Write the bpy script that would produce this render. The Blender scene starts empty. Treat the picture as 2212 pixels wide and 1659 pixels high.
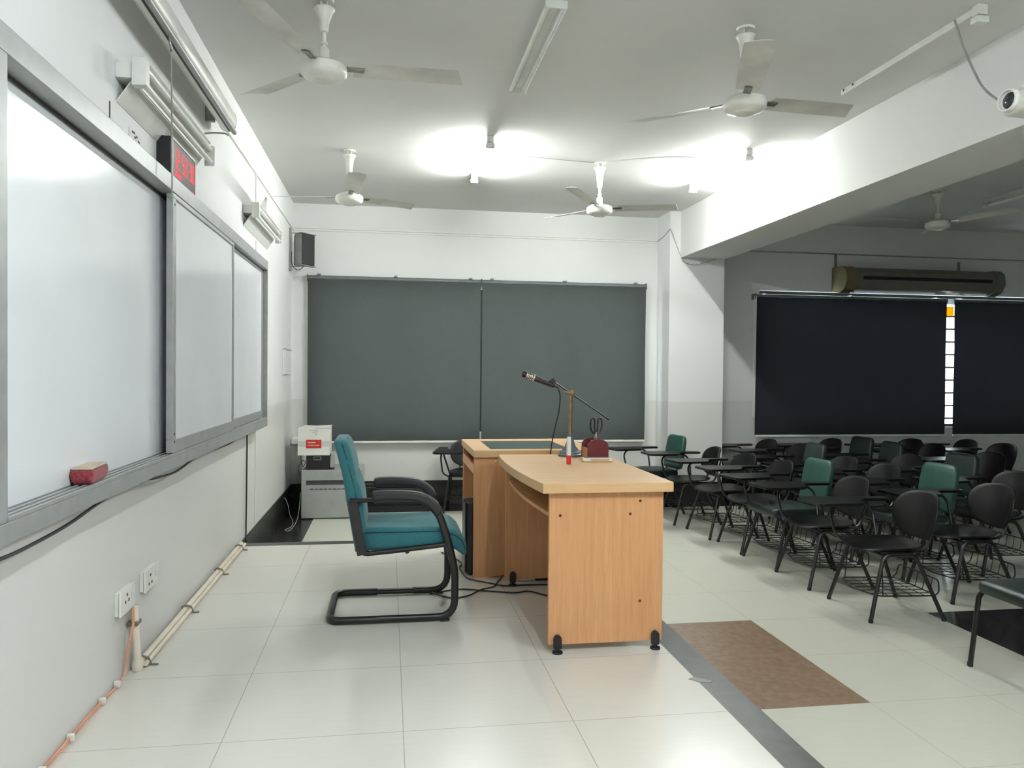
import bpy, bmesh, math, random
from mathutils import Vector, Matrix
random.seed(7)
S = bpy.context.scene
COL = S.collection
PI = math.pi

# ------------------------------------------------------------------ camera
CAM_F, CAM_YAW, CAM_PITCH, CAM_ROLL = 1686.1, 0.15705, 0.015476, 0.009295
def make_camera():
    cd = bpy.data.cameras.new('camera'); co = bpy.data.objects.new('camera', cd); COL.objects.link(co)
    cd.sensor_fit = 'HORIZONTAL'; cd.sensor_width = 36.0; cd.lens = CAM_F / 2212.0 * 36.0
    cd.clip_start = 0.05; cd.clip_end = 200
    cy, sy, cp, sp = math.cos(CAM_YAW), math.sin(CAM_YAW), math.cos(CAM_PITCH), math.sin(CAM_PITCH)
    F = Vector((sy*cp, cy*cp, -sp)); R = Vector((cy, -sy, 0)); U = R.cross(F)
    cr, sr = math.cos(CAM_ROLL), math.sin(CAM_ROLL)
    R2 = R*cr + U*sr; U2 = U*cr - R*sr
    M = Matrix((R2, U2, -F)).transposed().to_4x4(); M.translation = Vector((1.0522, 0, 1.25))
    co.matrix_world = M
    S.camera = co
make_camera()

# ------------------------------------------------------------------ world, exposure
S.view_settings.view_transform = 'Standard'
S.view_settings.look = 'None'
S.view_settings.gamma = 1.0
S.view_settings.use_curve_mapping = False
S.view_settings.exposure = 1.7
SKY = 3.0
w = bpy.data.worlds.new('world'); S.world = w; w.use_nodes = True
bg = w.node_tree.nodes['Background']; bg.inputs[0].default_value = (0.86, 0.94, 1.0, 1); bg.inputs[1].default_value = SKY
TUBE = 135.0            # radiance of a lit fluorescent tube
TUBE_COL = (0.96, 1.0, 0.965)

FLOOR, CEIL, FAR, BACK, RIGHT = -0.28, 3.102, 8.962, -3.2, 13.0
PLX, PLY = 2.436, 5.83

# ------------------------------------------------------------------ materials
def srgb(r, g, b):
    f = lambda c: (c/255/12.92) if c/255 <= 0.04045 else ((c/255+0.055)/1.055)**2.4
    return (f(r), f(g), f(b), 1)

class NT:
    def __init__(s, name):
        s.m = bpy.data.materials.new(name); s.m.use_nodes = True
        s.t = s.m.node_tree; s.n = s.t.nodes; s.b = s.n['Principled BSDF']
    def node(s, typ, **kw):
        x = s.n.new(typ)
        for k, v in kw.items(): setattr(x, k, v)
        return x
    def link(s, a, b): s.t.links.new(a, b)
    def put(s, sock, v):
        if hasattr(v, 'is_output') or isinstance(v, bpy.types.NodeSocket): s.link(v, sock)
        else: sock.default_value = v
    def math(s, op, a, b=0.0, c=0.0):
        x = s.node('ShaderNodeMath', operation=op)
        for i, v in enumerate((a, b, c)):
            s.put(x.inputs[i], v)
        return x.outputs[0]
    def mix(s, f, a, b):
        x = s.node('ShaderNodeMix', data_type='RGBA')
        s.put(x.inputs[0], f); s.put(x.inputs[6], a); s.put(x.inputs[7], b)
        return x.outputs[2]
    def pos(s):
        g = s.node('ShaderNodeNewGeometry'); sp = s.node('ShaderNodeSeparateXYZ')
        s.link(g.outputs['Position'], sp.inputs[0]); return sp.outputs, g.outputs['Position']
    def objpos(s):
        g = s.node('ShaderNodeTexCoord'); return g.outputs['Object']
    def noise(s, vec, scale, detail=3.0, stretch=(1, 1, 1), rough=0.5):
        mp = s.node('ShaderNodeMapping'); s.link(vec, mp.inputs[0]); mp.inputs['Scale'].default_value = stretch
        x = s.node('ShaderNodeTexNoise'); s.link(mp.outputs[0], x.inputs['Vector'])
        x.inputs['Scale'].default_value = scale; x.inputs['Detail'].default_value = detail; x.inputs['Roughness'].default_value = rough
        return x.outputs[0]
    def ramp(s, v, lo, hi):
        x = s.node('ShaderNodeMapRange'); s.put(x.inputs[0], v); x.inputs[1].default_value = lo; x.inputs[2].default_value = hi
        return x.outputs[0]
    def bump(s, h, strength=0.1, dist=0.01):
        x = s.node('ShaderNodeBump'); s.put(x.inputs['Height'], h); x.inputs['Strength'].default_value = strength; x.inputs['Distance'].default_value = dist
        s.link(x.outputs[0], s.b.inputs['Normal'])
    def inside(s, x, a, b):
        return s.math('MULTIPLY', s.math('GREATER_THAN', x, a), s.math('LESS_THAN', x, b))
    def done(s, col=None, rough=None, metal=None, spec=None):
        if col is not None: s.put(s.b.inputs['Base Color'], col)
        if rough is not None: s.put(s.b.inputs['Roughness'], rough)
        if metal is not None: s.b.inputs['Metallic'].default_value = metal
        if spec is not None: s.b.inputs['Specular IOR Level'].default_value = spec
        return s.m

def plain(name, rgb, rough=0.5, metal=0.0, amt=0.10, scale=9.0, spec=0.5, bump=0.0, bscale=200.0):
    """a plain procedural material: one colour with a little uneven wear in colour and gloss"""
    t = NT(name); p = t.objpos()
    n = t.noise(p, scale, 4)
    c = srgb(*rgb); d = tuple(x*(1-amt*2) for x in c[:3]) + (1,); e = tuple(min(1, x*(1+amt)) for x in c[:3]) + (1,)
    col = t.mix(t.ramp(n, 0.3, 0.7), d, e)
    r = t.math('MULTIPLY_ADD', n, 0.12, rough-0.06)
    if bump: t.bump(t.noise(p, bscale, 2), bump, 0.002)
    return t.done(col, r, metal, spec)

def wall_paint(name, rgb, dado=True):
    t = NT(name); xyz, p = t.pos()
    n = t.noise(p, 1.3, 5)
    f = t.noise(p, 9.0, 3)
    base = t.mix(t.ramp(n, 0.25, 0.75), srgb(*[c*0.975 for c in rgb]), srgb(*rgb))
    base = t.mix(t.math('MULTIPLY', t.ramp(f, 0.62, 0.8), 0.12), base, srgb(*[c*0.9 for c in rgb]))
    if dado:
        low = t.math('LESS_THAN', xyz[2], 0.925)
        base = t.mix(low, base, t.mix(0.75, base, srgb(rgb[0]*0.93, rgb[1]*0.925, rgb[2]*0.91)))
        rough = t.math('MULTIPLY_ADD', low, -0.25, 0.62)
    else: rough = 0.7
    t.bump(t.noise(p, 60, 3), 0.06, 0.004)
    return t.done(base, rough, 0, 0.4)

def grout(t, x, origin, period, half):
    a = t.math('DIVIDE', t.math('SUBTRACT', x, origin), period)
    fr = t.math('FRACT', a)
    d = t.math('MINIMUM', fr, t.math('SUBTRACT', 1.0, fr))
    return t.math('LESS_THAN', d, half/period)

def tile_common(t, xyz, p, col, stripe):
    n1 = t.noise(p, 5, 4, stretch=(1.2, 14, 1))
    n2 = t.noise(p, 1.4, 3)
    col = t.mix(t.math('MULTIPLY', t.ramp(n1, 0.35, 0.7), 0.10), col, t.mix(1.0, col, stripe))
    return t.mix(t.math('MULTIPLY', t.ramp(n2, 0.4, 0.75), 0.10), col, stripe)

def platform_tiles():
    t = NT('platform_tiles'); xyz, p = t.pos()
    col = tile_common(t, xyz, p, srgb(214, 212, 203), srgb(190, 187, 175))
    g = t.math('MAXIMUM', grout(t, xyz[0], 0.507, 0.6045, 0.0016), grout(t, xyz[1], 2.712, 0.602, 0.0016))
    col = t.mix(t.math('MULTIPLY', g, 0.55), col, srgb(120, 112, 96))
    strip = t.math('MAXIMUM', t.math('GREATER_THAN', xyz[0], 2.303), t.math('GREATER_THAN', xyz[1], 5.722))
    col = t.mix(strip, col, t.mix(t.ramp(t.noise(p, 14, 4), .35, .7), srgb(53, 56, 55), srgb(66, 69, 67)))
    riser = t.math('LESS_THAN', xyz[2], -0.004)
    col = t.mix(riser, col, srgb(40, 38, 38))
    rough = t.math('MULTIPLY_ADD', strip, 0.18, 0.2)
    return t.done(col, rough, 0, 0.5)

def floor_tiles():
    t = NT('floor_tiles'); xyz, p = t.pos()
    col = tile_common(t, xyz, p, srgb(206, 206, 192), srgb(182, 182, 164))
    g = t.math('MAXIMUM', grout(t, xyz[0], 3.287, 0.605, 0.0015), grout(t, xyz[1], 3.316, 0.61, 0.0015))
    brown = t.math('MULTIPLY', t.inside(xyz[0], 2.682, 3.287), t.inside(xyz[1], 3.316, 4.536))
    bcol = t.mix(t.ramp(t.noise(p, 30, 5), .3, .7), srgb(132, 110, 90), srgb(146, 124, 102))
    col = t.mix(brown, col, bcol)
    k1 = t.math('MULTIPLY', t.inside(xyz[0], 4.497, 5.707), t.inside(xyz[1], 3.316, 4.536))
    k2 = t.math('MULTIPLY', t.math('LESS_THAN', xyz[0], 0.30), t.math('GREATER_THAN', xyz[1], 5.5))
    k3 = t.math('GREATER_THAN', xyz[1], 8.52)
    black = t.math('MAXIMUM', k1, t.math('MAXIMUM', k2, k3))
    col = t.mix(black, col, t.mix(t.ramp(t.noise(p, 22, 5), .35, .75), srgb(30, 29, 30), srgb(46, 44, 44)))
    col = t.mix(t.math('MULTIPLY', g, 0.4), col, srgb(105, 102, 90))
    return t.done(col, 0.2, 0, 0.5)

def wood(name, axis, a=(210, 160, 112), b=(192, 138, 92)):
    t = NT(name); xyz, p = t.pos()
    st = {'z': (26, 26, 1.2), 'y': (26, 1.2, 26), 'x': (1.2, 26, 26)}[axis]
    n = t.noise(p, 1.6, 6, stretch=st, rough=0.6)
    n2 = t.noise(p, 6.5, 3, stretch=st)
    col = t.mix(t.ramp(n, 0.3, 0.7), srgb(*a), srgb(*b))
    col = t.mix(t.math('MULTIPLY', t.ramp(n2, 0.5, 0.75), 0.25), col, srgb(b[0]*.86, b[1]*.82, b[2]*.76))
    t.bump(n2, 0.03, 0.002)
    return t.done(col, 0.42, 0, 0.45)

def emitter(name, rgb, strength):
    t = NT(name); e = t.node('ShaderNodeEmission'); e.inputs[0].default_value = tuple(rgb) + (1,); e.inputs[1].default_value = strength
    t.n.remove(t.b); t.link(e.outputs[0], t.n['Material Output'].inputs[0]); return t.m

def glass_pane():
    t = NT('window_glass'); a = t.node('ShaderNodeBsdfTransparent'); a.inputs[0].default_value = (.93, .96, .95, 1)
    g = t.node('ShaderNodeBsdfGlossy'); g.inputs['Roughness'].default_value = 0.03
    m = t.node('ShaderNodeMixShader'); m.inputs[0].default_value = 0.07
    t.link(a.outputs[0], m.inputs[1]); t.link(g.outputs[0], m.inputs[2]); t.n.remove(t.b)
    t.link(m.outputs[0], t.n['Material Output'].inputs[0]); return t.m

def translucent(name, rgb):
    t = NT(name); p = t.objpos(); n = t.noise(p, 30, 2)
    col = t.mix(t.ramp(n, .4, .6), srgb(*rgb), srgb(*[c*.9 for c in rgb]))
    a = t.node('ShaderNodeBsdfTranslucent'); t.put(a.inputs[0], col); t.n.remove(t.b)
    t.link(a.outputs[0], t.n['Material Output'].inputs[0]); return t.m

def fabric(name, rgb, rgb2, rough=0.85, scale=420):
    t = NT(name); p = t.objpos()
    n = t.noise(p, scale, 2); m = t.noise(p, 7, 3)
    col = t.mix(t.ramp(n, 0.35, 0.65), srgb(*rgb2), srgb(*rgb)); col = t.mix(t.math('MULTIPLY', t.ramp(m, .45, .8), .22), col, srgb(*rgb2))
    t.bump(n, 0.12, 0.0015)
    t.b.inputs['Sheen Weight'].default_value = 0.15
    return t.done(col, rough, 0, 0.25)

M = {
 'wall': wall_paint('wall_paint', (221, 222, 221)),
 'ceil': wall_paint('ceiling_paint', (214, 214, 212), False),
 'platform': platform_tiles(), 'floor': floor_tiles(),
 'skirt': plain('black_skirting_tile', (30, 29, 29), 0.25, amt=.15),
 'woodz': wood('beech_laminate_upright', 'z'), 'woodtop': wood('beech_laminate_top', 'x', (212, 175, 130), (200, 160, 114)),
 'woodedge': wood('beech_edge_band', 'y', (205, 165, 108), (190, 148, 92)),
 'board': plain('whiteboard_enamel', (226, 229, 232), 0.17, amt=.012, scale=3, spec=.6),
 'alu': plain('brushed_aluminium', (158, 161, 160), 0.42, metal=.25, amt=.06, scale=14),
 'alu_dark': plain('shadow_gap_rubber', (62, 66, 66), 0.6),
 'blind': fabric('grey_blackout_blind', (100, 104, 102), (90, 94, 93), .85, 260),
 'blind_shaded': fabric('shade_toned_blackout_blind', (54, 57, 62), (46, 49, 55), .85, 260),  # right-hand blinds: shade of the unlit half put into the cloth colour
 'blind_rail': plain('blind_head_rail', (98, 105, 106), .45),
 'white': plain('white_plastic', (226, 226, 220), .4, amt=.04),
 'fanwhite': plain('fan_white_enamel', (225, 224, 216), .35, amt=.05, scale=12),
 'blade': plain('dusty_fan_blade', (208, 206, 199), .5, amt=.10, scale=5),
 'metal': plain('bare_steel', (150, 150, 146), .35, metal=.8),
 'fitting': plain('lamp_white_enamel', (214, 216, 210), .4, amt=.05),
 'tube_off': plain('unlit_glass_tube', (228, 230, 226), .2, amt=.03),
 'tube_on': emitter('lit_fluorescent_tube', TUBE_COL, TUBE), 'tube_fill': emitter('fill_tube_glow', (0.90, 0.965, 1.0), TUBE*1.42),  # second emitter: boosted cool glow for the added fill battens
 'black': plain('black_plastic', (26, 25, 26), .42, amt=.12),
 'blackshell': plain('chair_black_polypropylene', (14, 13, 14), .4, amt=.12, spec=.35),
 'tablet': plain('chair_black_tablet', (12, 12, 12), .34, amt=.1, spec=.35),
 'blacksteel': plain('black_painted_steel', (22, 21, 22), .36, amt=.12),
 'green': plain('dark_green_vinyl', (32, 70, 61), .42, amt=.08, bump=.05),
 'darkpad': plain('blackish_green_vinyl', (24, 38, 36), .42, amt=.08, bump=.05),
 'teal': fabric('teal_upholstery', (52, 114, 120), (40, 92, 98)),
 'piping': fabric('dark_teal_piping', (24, 62, 66), (20, 54, 58)),
 'armrest': plain('armrest_black_polyurethane', (34, 32, 36), .5, amt=.1),
 'maroon': plain('maroon_painted_wood', (98, 26, 30), .45, amt=.08),
 'tan': plain('tan_plywood', (188, 138, 100), .55, amt=.08),
 'cream': plain('cream_plastic', (232, 220, 188), .4, amt=.04),
 'red': plain('red_plastic', (206, 44, 38), .38, amt=.05),
 'redlabel': plain('red_paper_label', (196, 44, 36), .6, amt=.04),
 'paper': plain('white_card', (222, 221, 214), .7, amt=.04),
 'tape': plain('packing_tape', (198, 199, 194), .35, amt=.03),
 'ink': plain('grey_ink', (120, 120, 118), .7),
 'brass': plain('aged_brass', (150, 122, 92), .38, metal=.75, amt=.12, scale=30),
 'bluegrey': plain('blue_grey_cast_iron', (88, 102, 110), .45, amt=.1),
 'chrome': plain('satin_chrome', (200, 196, 190), .25, metal=.9),
 'cabinet': plain('grey_steel_cabinet', (158, 162, 158), .45, amt=.05),
 'cabinetdark': plain('dark_cabinet_recess', (66, 68, 66), .6),
 'duster': fabric('dusty_red_felt', (150, 64, 72), (112, 38, 46), .9, 120),
 'dustwood': plain('worn_pale_wood', (196, 178, 156), .6, amt=.1, scale=16),
 'screencase': plain('screen_case_white', (222, 224, 218), .35, amt=.04),
 'cord': plain('grey_cord', (150, 150, 144), .6),
 'cable': plain('black_cable', (24, 24, 24), .5),
 'greycable': plain('grey_cable', (150, 152, 150), .5),
 'orange': plain('orange_cable', (216, 156, 126), .5),
 'pvc': plain('cream_pvc_pipe', (226, 216, 198), .35, amt=.06),
 'saddle': plain('galvanised_saddle', (130, 124, 112), .4, metal=.5),
 'glassinsert': plain('grey_green_desk_glass', (98, 112, 106), .12, amt=.03),
 'speaker': plain('speaker_grey_case', (128, 134, 128), .5),
 'grille': plain('speaker_black_mesh', (32, 38, 34), .6, amt=.2, scale=300),
 'acbody': plain('aged_ivory_plastic', (112, 110, 100), .4, amt=.06),
 'yellowed': plain('yellowed_plastic', (122, 110, 78), .45, amt=.08),
 'led': emitter('red_led_segments', (1.0, 0.07, 0.08), 0.62),
 'clockface': plain('smoked_red_acrylic', (66, 38, 40), .4, amt=.05, spec=.15),
 'glass': glass_pane(), 'frame': plain('window_frame_aluminium', (62, 64, 62), .5, metal=.2),
 'sticker': translucent('orange_foil', (245, 160, 40)),
 'lens': plain('dark_lens_glass', (44, 50, 54), .12, spec=.8),
 'hole': plain('dark_wood_hole', (72, 46, 26), .8),
 'tapegrey': plain('grey_tape', (126, 130, 128), .5),
 'mark': plain('black_mark', (60, 60, 60), .7),
}

# ------------------------------------------------------------------ mesh helpers
def join(bm, tmp, mat=None):
    if mat is not None: bmesh.ops.transform(tmp, matrix=mat, verts=tmp.verts)
    me = bpy.data.meshes.new('tmp'); tmp.to_mesh(me); tmp.free(); bm.from_mesh(me); bpy.data.meshes.remove(me)

def box(bm, x0, x1, y0, y1, z0, z1, r=0.0, seg=2, mat=None):
    t = bmesh.new(); bmesh.ops.create_cube(t, size=1.0)
    bmesh.ops.scale(t, vec=(x1-x0, y1-y0, z1-z0), verts=t.verts)
    bmesh.ops.translate(t, vec=((x0+x1)/2, (y0+y1)/2, (z0+z1)/2), verts=t.verts)
    if r > 0: bmesh.ops.bevel(t, geom=list(t.edges), offset=r, offset_type='OFFSET', segments=seg, profile=0.5, affect='EDGES')
    join(bm, t, mat); return bm

def frames(pts, closed):
    n = len(pts); T = []
    for i in range(n):
        a = pts[(i-1) % n] if (closed or i > 0) else pts[0]
        b = pts[(i+1) % n] if (closed or i < n-1) else pts[-1]
        T.append((b-a).normalized())
    up = Vector((0, 0, 1)) if abs(T[0].z) < .9 else Vector((1, 0, 0))
    N = [(up - T[0]*up.dot(T[0])).normalized()]
    for i in range(1, n):
        v = N[-1] - T[i]*N[-1].dot(T[i])
        N.append(v.normalized() if v.length > 1e-6 else N[-1])
    return T, N

def tube(bm, pts, r, n=10, closed=False, sx=1.0, sy=1.0):
    pts = [Vector(p) for p in pts]; T, N = frames(pts, closed)
    rs = r if isinstance(r, (list, tuple)) else [r]*len(pts)
    rings = []
    for i, p in enumerate(pts):
        B = T[i].cross(N[i])
        rings.append([bm.verts.new(p + N[i]*math.cos(2*PI*k/n)*rs[i]*sx + B*math.sin(2*PI*k/n)*rs[i]*sy) for k in range(n)])
    m = len(pts)
    for i in range(m if closed else m-1):
        a, b = rings[i], rings[(i+1) % m]
        for k in range(n): bm.faces.new((a[k], a[(k+1) % n], b[(k+1) % n], b[k]))
    if not closed:
        bm.faces.new(rings[0][::-1]); bm.faces.new(rings[-1])
    return bm

def rpath(pts, rad, seg=6, closed=False):
    """polyline with its corners rounded by rad"""
    P = [Vector(p) for p in pts]; n = len(P); out = []
    for i in range(n):
        if not closed and i in (0, n-1): out.append(P[i]); continue
        a, b, c = P[(i-1) % n], P[i], P[(i+1) % n]
        r = rad[i] if isinstance(rad, (list, tuple)) else rad
        d = min(r, (a-b).length*.49, (c-b).length*.49)
        p0 = b + (a-b).normalized()*d; p1 = b + (c-b).normalized()*d
        for k in range(seg+1):
            u = k/seg; out.append(p0*(1-u)**2 + b*2*u*(1-u) + p1*u*u)
    return out

def spline(pts, seg=8):
    """Catmull-Rom through pts"""
    P = [Vector(p) for p in pts]; Q = [P[0]*2-P[1]] + P + [P[-1]*2-P[-2]]; out = []
    for i in range(1, len(Q)-2):
        a, b, c, d = Q[i-1], Q[i], Q[i+1], Q[i+2]
        for k in range(seg):
            t = k/seg
            out.append(((b*2) + (c-a)*t + (a*2-b*5+c*4-d)*t*t + (b*3-a-c*3+d)*t**3)*.5)
    out.append(P[-1]); return out

def lathe(bm, prof, n=24, mat=None):
    t = bmesh.new(); rings = []
    for r, z in prof:
        if r < 1e-5: rings.append([t.verts.new((0, 0, z))])
        else: rings.append([t.verts.new((r*math.cos(2*PI*k/n), r*math.sin(2*PI*k/n), z)) for k in range(n)])
    for a, b in zip(rings, rings[1:]):
        if len(a) == 1 and len(b) == 1: continue
        for k in range(n):
            j = (k+1) % n
            if len(a) == 1: t.faces.new((a[0], b[k], b[j]))
            elif len(b) == 1: t.faces.new((a[k], a[j], b[0]))
            else: t.faces.new((a[k], a[j], b[j], b[k]))
    if len(rings[0]) > 1: t.faces.new(rings[0][::-1])
    if len(rings[-1]) > 1: t.faces.new(rings[-1])
    bmesh.ops.recalc_face_normals(t, faces=t.faces)
    join(bm, t, mat); return bm

def prism(bm, poly, d0, d1, axis='z', r=0.0, mat=None):
    """polygon extruded along axis; poly in the other two coordinates (x,y)/(x,z)/(y,z)"""
    t = bmesh.new()
    def pt(a, b, d): return {'z': (a, b, d), 'y': (a, d, b), 'x': (d, a, b)}[axis]
    A = [t.verts.new(pt(a, b, d0)) for a, b in poly]; B = [t.verts.new(pt(a, b, d1)) for a, b in poly]; n = len(poly)
    t.faces.new(A[::-1]); t.faces.new(B)
    for i in range(n): t.faces.new((A[i], A[(i+1) % n], B[(i+1) % n], B[i]))
    bmesh.ops.recalc_face_normals(t, faces=t.faces)
    if r > 0:
        ed = [e for e in t.edges if len(e.link_faces) == 2 and e.link_faces[0].normal.angle(e.link_faces[1].normal) > .6]
        bmesh.ops.bevel(t, geom=ed, offset=r, segments=2, profile=.5, affect='EDGES')
    join(bm, t, mat); return bm

def loft(bm, rings, mat=None):
    t = bmesh.new(); R = [[t.verts.new(p) for p in ring] for ring in rings]; n = len(R[0])
    for a, b in zip(R, R[1:]):
        for k in range(n): t.faces.new((a[k], a[(k+1) % n], b[(k+1) % n], b[k]))
    t.faces.new(R[0][::-1]); t.faces.new(R[-1])
    bmesh.ops.recalc_face_normals(t, faces=t.faces)
    join(bm, t, mat); return bm

def rrect(hw, hh, r, k=4):
    out = []; r = min(r, hw*.999, hh*.999)
    for cx, cy, a0 in ((hw-r, hh-r, 0), (-hw+r, hh-r, PI/2), (-hw+r, -hh+r, PI), (hw-r, -hh+r, 1.5*PI)):
        for i in range(k+1):
            a = a0 + PI/2*i/k; out.append((cx + r*math.cos(a), cy + r*math.sin(a)))
    return out

def disc_shell(bm, fn, thick, nr=6, nt=32):
    """closed thin shell over a disc: fn(a, b) with a,b in the unit disc -> (point, normal)"""
    t = bmesh.new(); L = []
    for side in (1, -1):
        c = None; rings = []
        for i in range(nr+1):
            rr = math.sin(PI/2*i/nr)
            if i == 0:
                p, nm = fn(0, 0); rings.append([t.verts.new(p + nm*thick*.5*side)])
            else:
                ring = []
                for k in range(nt):
                    a, b = rr*math.cos(2*PI*k/nt), rr*math.sin(2*PI*k/nt)
                    p, nm = fn(a, b); e = thick*.5*side*(1 if i < nr else .45)
                    ring.append(t.verts.new(p + nm*e))
                rings.append(ring)
        L.append(rings)
    for rings in L:
        for k in range(nt): t.faces.new((rings[0][0], rings[1][k], rings[1][(k+1) % nt]))
        for a, b in zip(rings[1:], rings[2:]):
            for k in range(nt): t.faces.new((a[k], a[(k+1) % nt], b[(k+1) % nt], b[k]))
    a, b = L[0][-1], L[1][-1]
    for k in range(nt): t.faces.new((a[k], a[(k+1) % nt], b[(k+1) % nt], b[k]))
    bmesh.ops.recalc_face_normals(t, faces=t.faces)
    join(bm, t); return bm

def obj(name, bm, mat, parent=None, smooth=38):
    me = bpy.data.meshes.new(name); bm.to_mesh(me); bm.free()
    me.materials.append(mat)
    if smooth: me.shade_smooth(); me.set_sharp_from_angle(angle=math.radians(smooth))
    o = bpy.data.objects.new(name, me); COL.objects.link(o)
    if smooth == 38: wn = o.modifiers.new('weighted_normals', 'WEIGHTED_NORMAL'); wn.keep_sharp = True
    if parent is not None:
        o.parent = parent
        # parts are modelled in room coordinates: cancel the root's place (a part itself already sits at the identity)
        if parent.parent is None: o.matrix_parent_inverse = Matrix.Translation(-parent.location)
    return o

def tag(o, label, cat, group=None):
    o['label'] = label; o['category'] = cat
    if group: o['group'] = group
    return o

def thing(name, loc, label, cat, group=None):
    o = bpy.data.objects.new(name, None); COL.objects.link(o); o.location = loc; o.empty_display_size = .1
    return tag(o, label, cat, group)

def struct(name, bm, mat, smooth=38):
    o = obj(name, bm, mat, None, smooth); o['kind'] = 'structure'; return o

def copy_tree(o, parent=None):
    c = o.copy(); COL.objects.link(c)
    if parent is not None: c.parent = parent; c.matrix_parent_inverse = o.matrix_parent_inverse
    for ch in list(o.children): copy_tree(ch, c)
    return c

B = bmesh.new

# ------------------------------------------------------------------ the room
W1 = (0.28, 3.98, 0.55, 2.20)       # far window of the lit side: x0, x1, z0, z1
W2 = (5.52, 10.45, 0.60, 2.275)     # far window of the dark side
struct('floor', box(B(), 0, RIGHT, BACK, FAR+.2, FLOOR-.1, FLOOR), M['floor'])
struct('floor_platform', box(B(), 0, PLX, BACK, PLY, FLOOR, 0, .004, 1), M['platform'])
struct('ceiling', box(B(), -.2, RIGHT+.2, BACK-.2, FAR+.2, CEIL, CEIL+.15), M['ceil'])
struct('wall_left', box(B(), -.2, 0, BACK-.2, FAR+.2, FLOOR-.1, CEIL), M['wall'])
struct('wall_right', box(B(), RIGHT, RIGHT+.2, BACK-.2, FAR+.2, FLOOR-.1, CEIL), M['wall'])
def wall_with_holes(y0, y1, holes):
    bm = B(); xs = 0.0
    for x0, x1, z0, z1 in holes:
        box(bm, xs, x0, y0, y1, FLOOR-.1, CEIL)
        box(bm, x0, x1, y0, y1, FLOOR-.1, z0); box(bm, x0, x1, y0, y1, z1, CEIL); xs = x1
    box(bm, xs, RIGHT, y0, y1, FLOOR-.1, CEIL); return bm
struct('wall_far', wall_with_holes(FAR, FAR+.2, [W1, W2]), M['wall'])
struct('wall_back', wall_with_holes(BACK-.2, BACK, []), M['wall'])
CX0, CX1, CY = 4.22, 4.88, 8.55
struct('wall_column', box(B(), CX0, CX1, CY, FAR, FLOOR, CEIL), M['wall'])
BX0, BX1, BZ = 4.346, 4.885, 2.576
struct('ceiling_beam', box(B(), BX0, BX1, BACK, CY+.02, BZ, CEIL), M['ceil'])
struct('baseboard_left', box(B(), 0, .012, PLY, FAR, FLOOR, 0.0, .003, 1), M['skirt'])
struct('baseboard_far', box(box(B(), .012, CX0, FAR-.012, FAR, FLOOR, 0.0, .003, 1), CX1, RIGHT, FAR-.012, FAR, FLOOR, 0.0, .003, 1), M['skirt'])
bm = box(B(), CX0-.012, CX1+.012, CY-.012, CY, FLOOR, 0, .003, 1); box(bm, CX0-.012, CX0, CY, FAR-.012, FLOOR, 0, .003, 1); box(bm, CX1, CX1+.012, CY, FAR-.012, FLOOR, 0, .003, 1)
struct('baseboard_column', bm, M['skirt'])

def window(name, hole, y0, y1, mulls, bars, bar_step=.13):
    x0, x1, z0, z1 = hole
    root = bpy.data.objects.new(name, None); COL.objects.link(root); root.location = (x0, y0, z0); root['kind'] = 'structure'
    ym = (y0+y1)/2; f = B(); e = .035
    box(f, x0, x1, ym-.02, ym+.02, z0, z0+e); box(f, x0, x1, ym-.02, ym+.02, z1-e, z1)
    box(f, x0, x0+e, ym-.02, ym+.02, z0+e, z1-e); box(f, x1-e, x1, ym-.02, ym+.02, z0+e, z1-e)
    for mx in mulls: box(f, mx-.02, mx+.02, ym-.02, ym+.02, z0+e, z1-e)
    obj('frame', f, M['frame'], root)
    obj('pane', box(B(), x0+e, x1-e, ym+.004, ym+.008, z0+e, z1-e), M['glass'], root)
    if bars:
        g = B(); z = z0+.09
        while z < z1-.05:
            box(g, x0+.01, x1-.01, ym+.045, ym+.065, z, z+.022); z += bar_step
        obj('grille', g, M['frame'], root)
    return root
window('window_1', W1, FAR, FAR+.2, [1.2, 2.115, 3.05], True)
window('window_2', W2, FAR, FAR+.2, [6.8, 9.3], True, .165)
# white reveal trim to the left of the first blind
struct('trim_1', box(B(), .135, .163, FAR-.02, FAR, .43, 2.31, .004, 1), M['white'])

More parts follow.
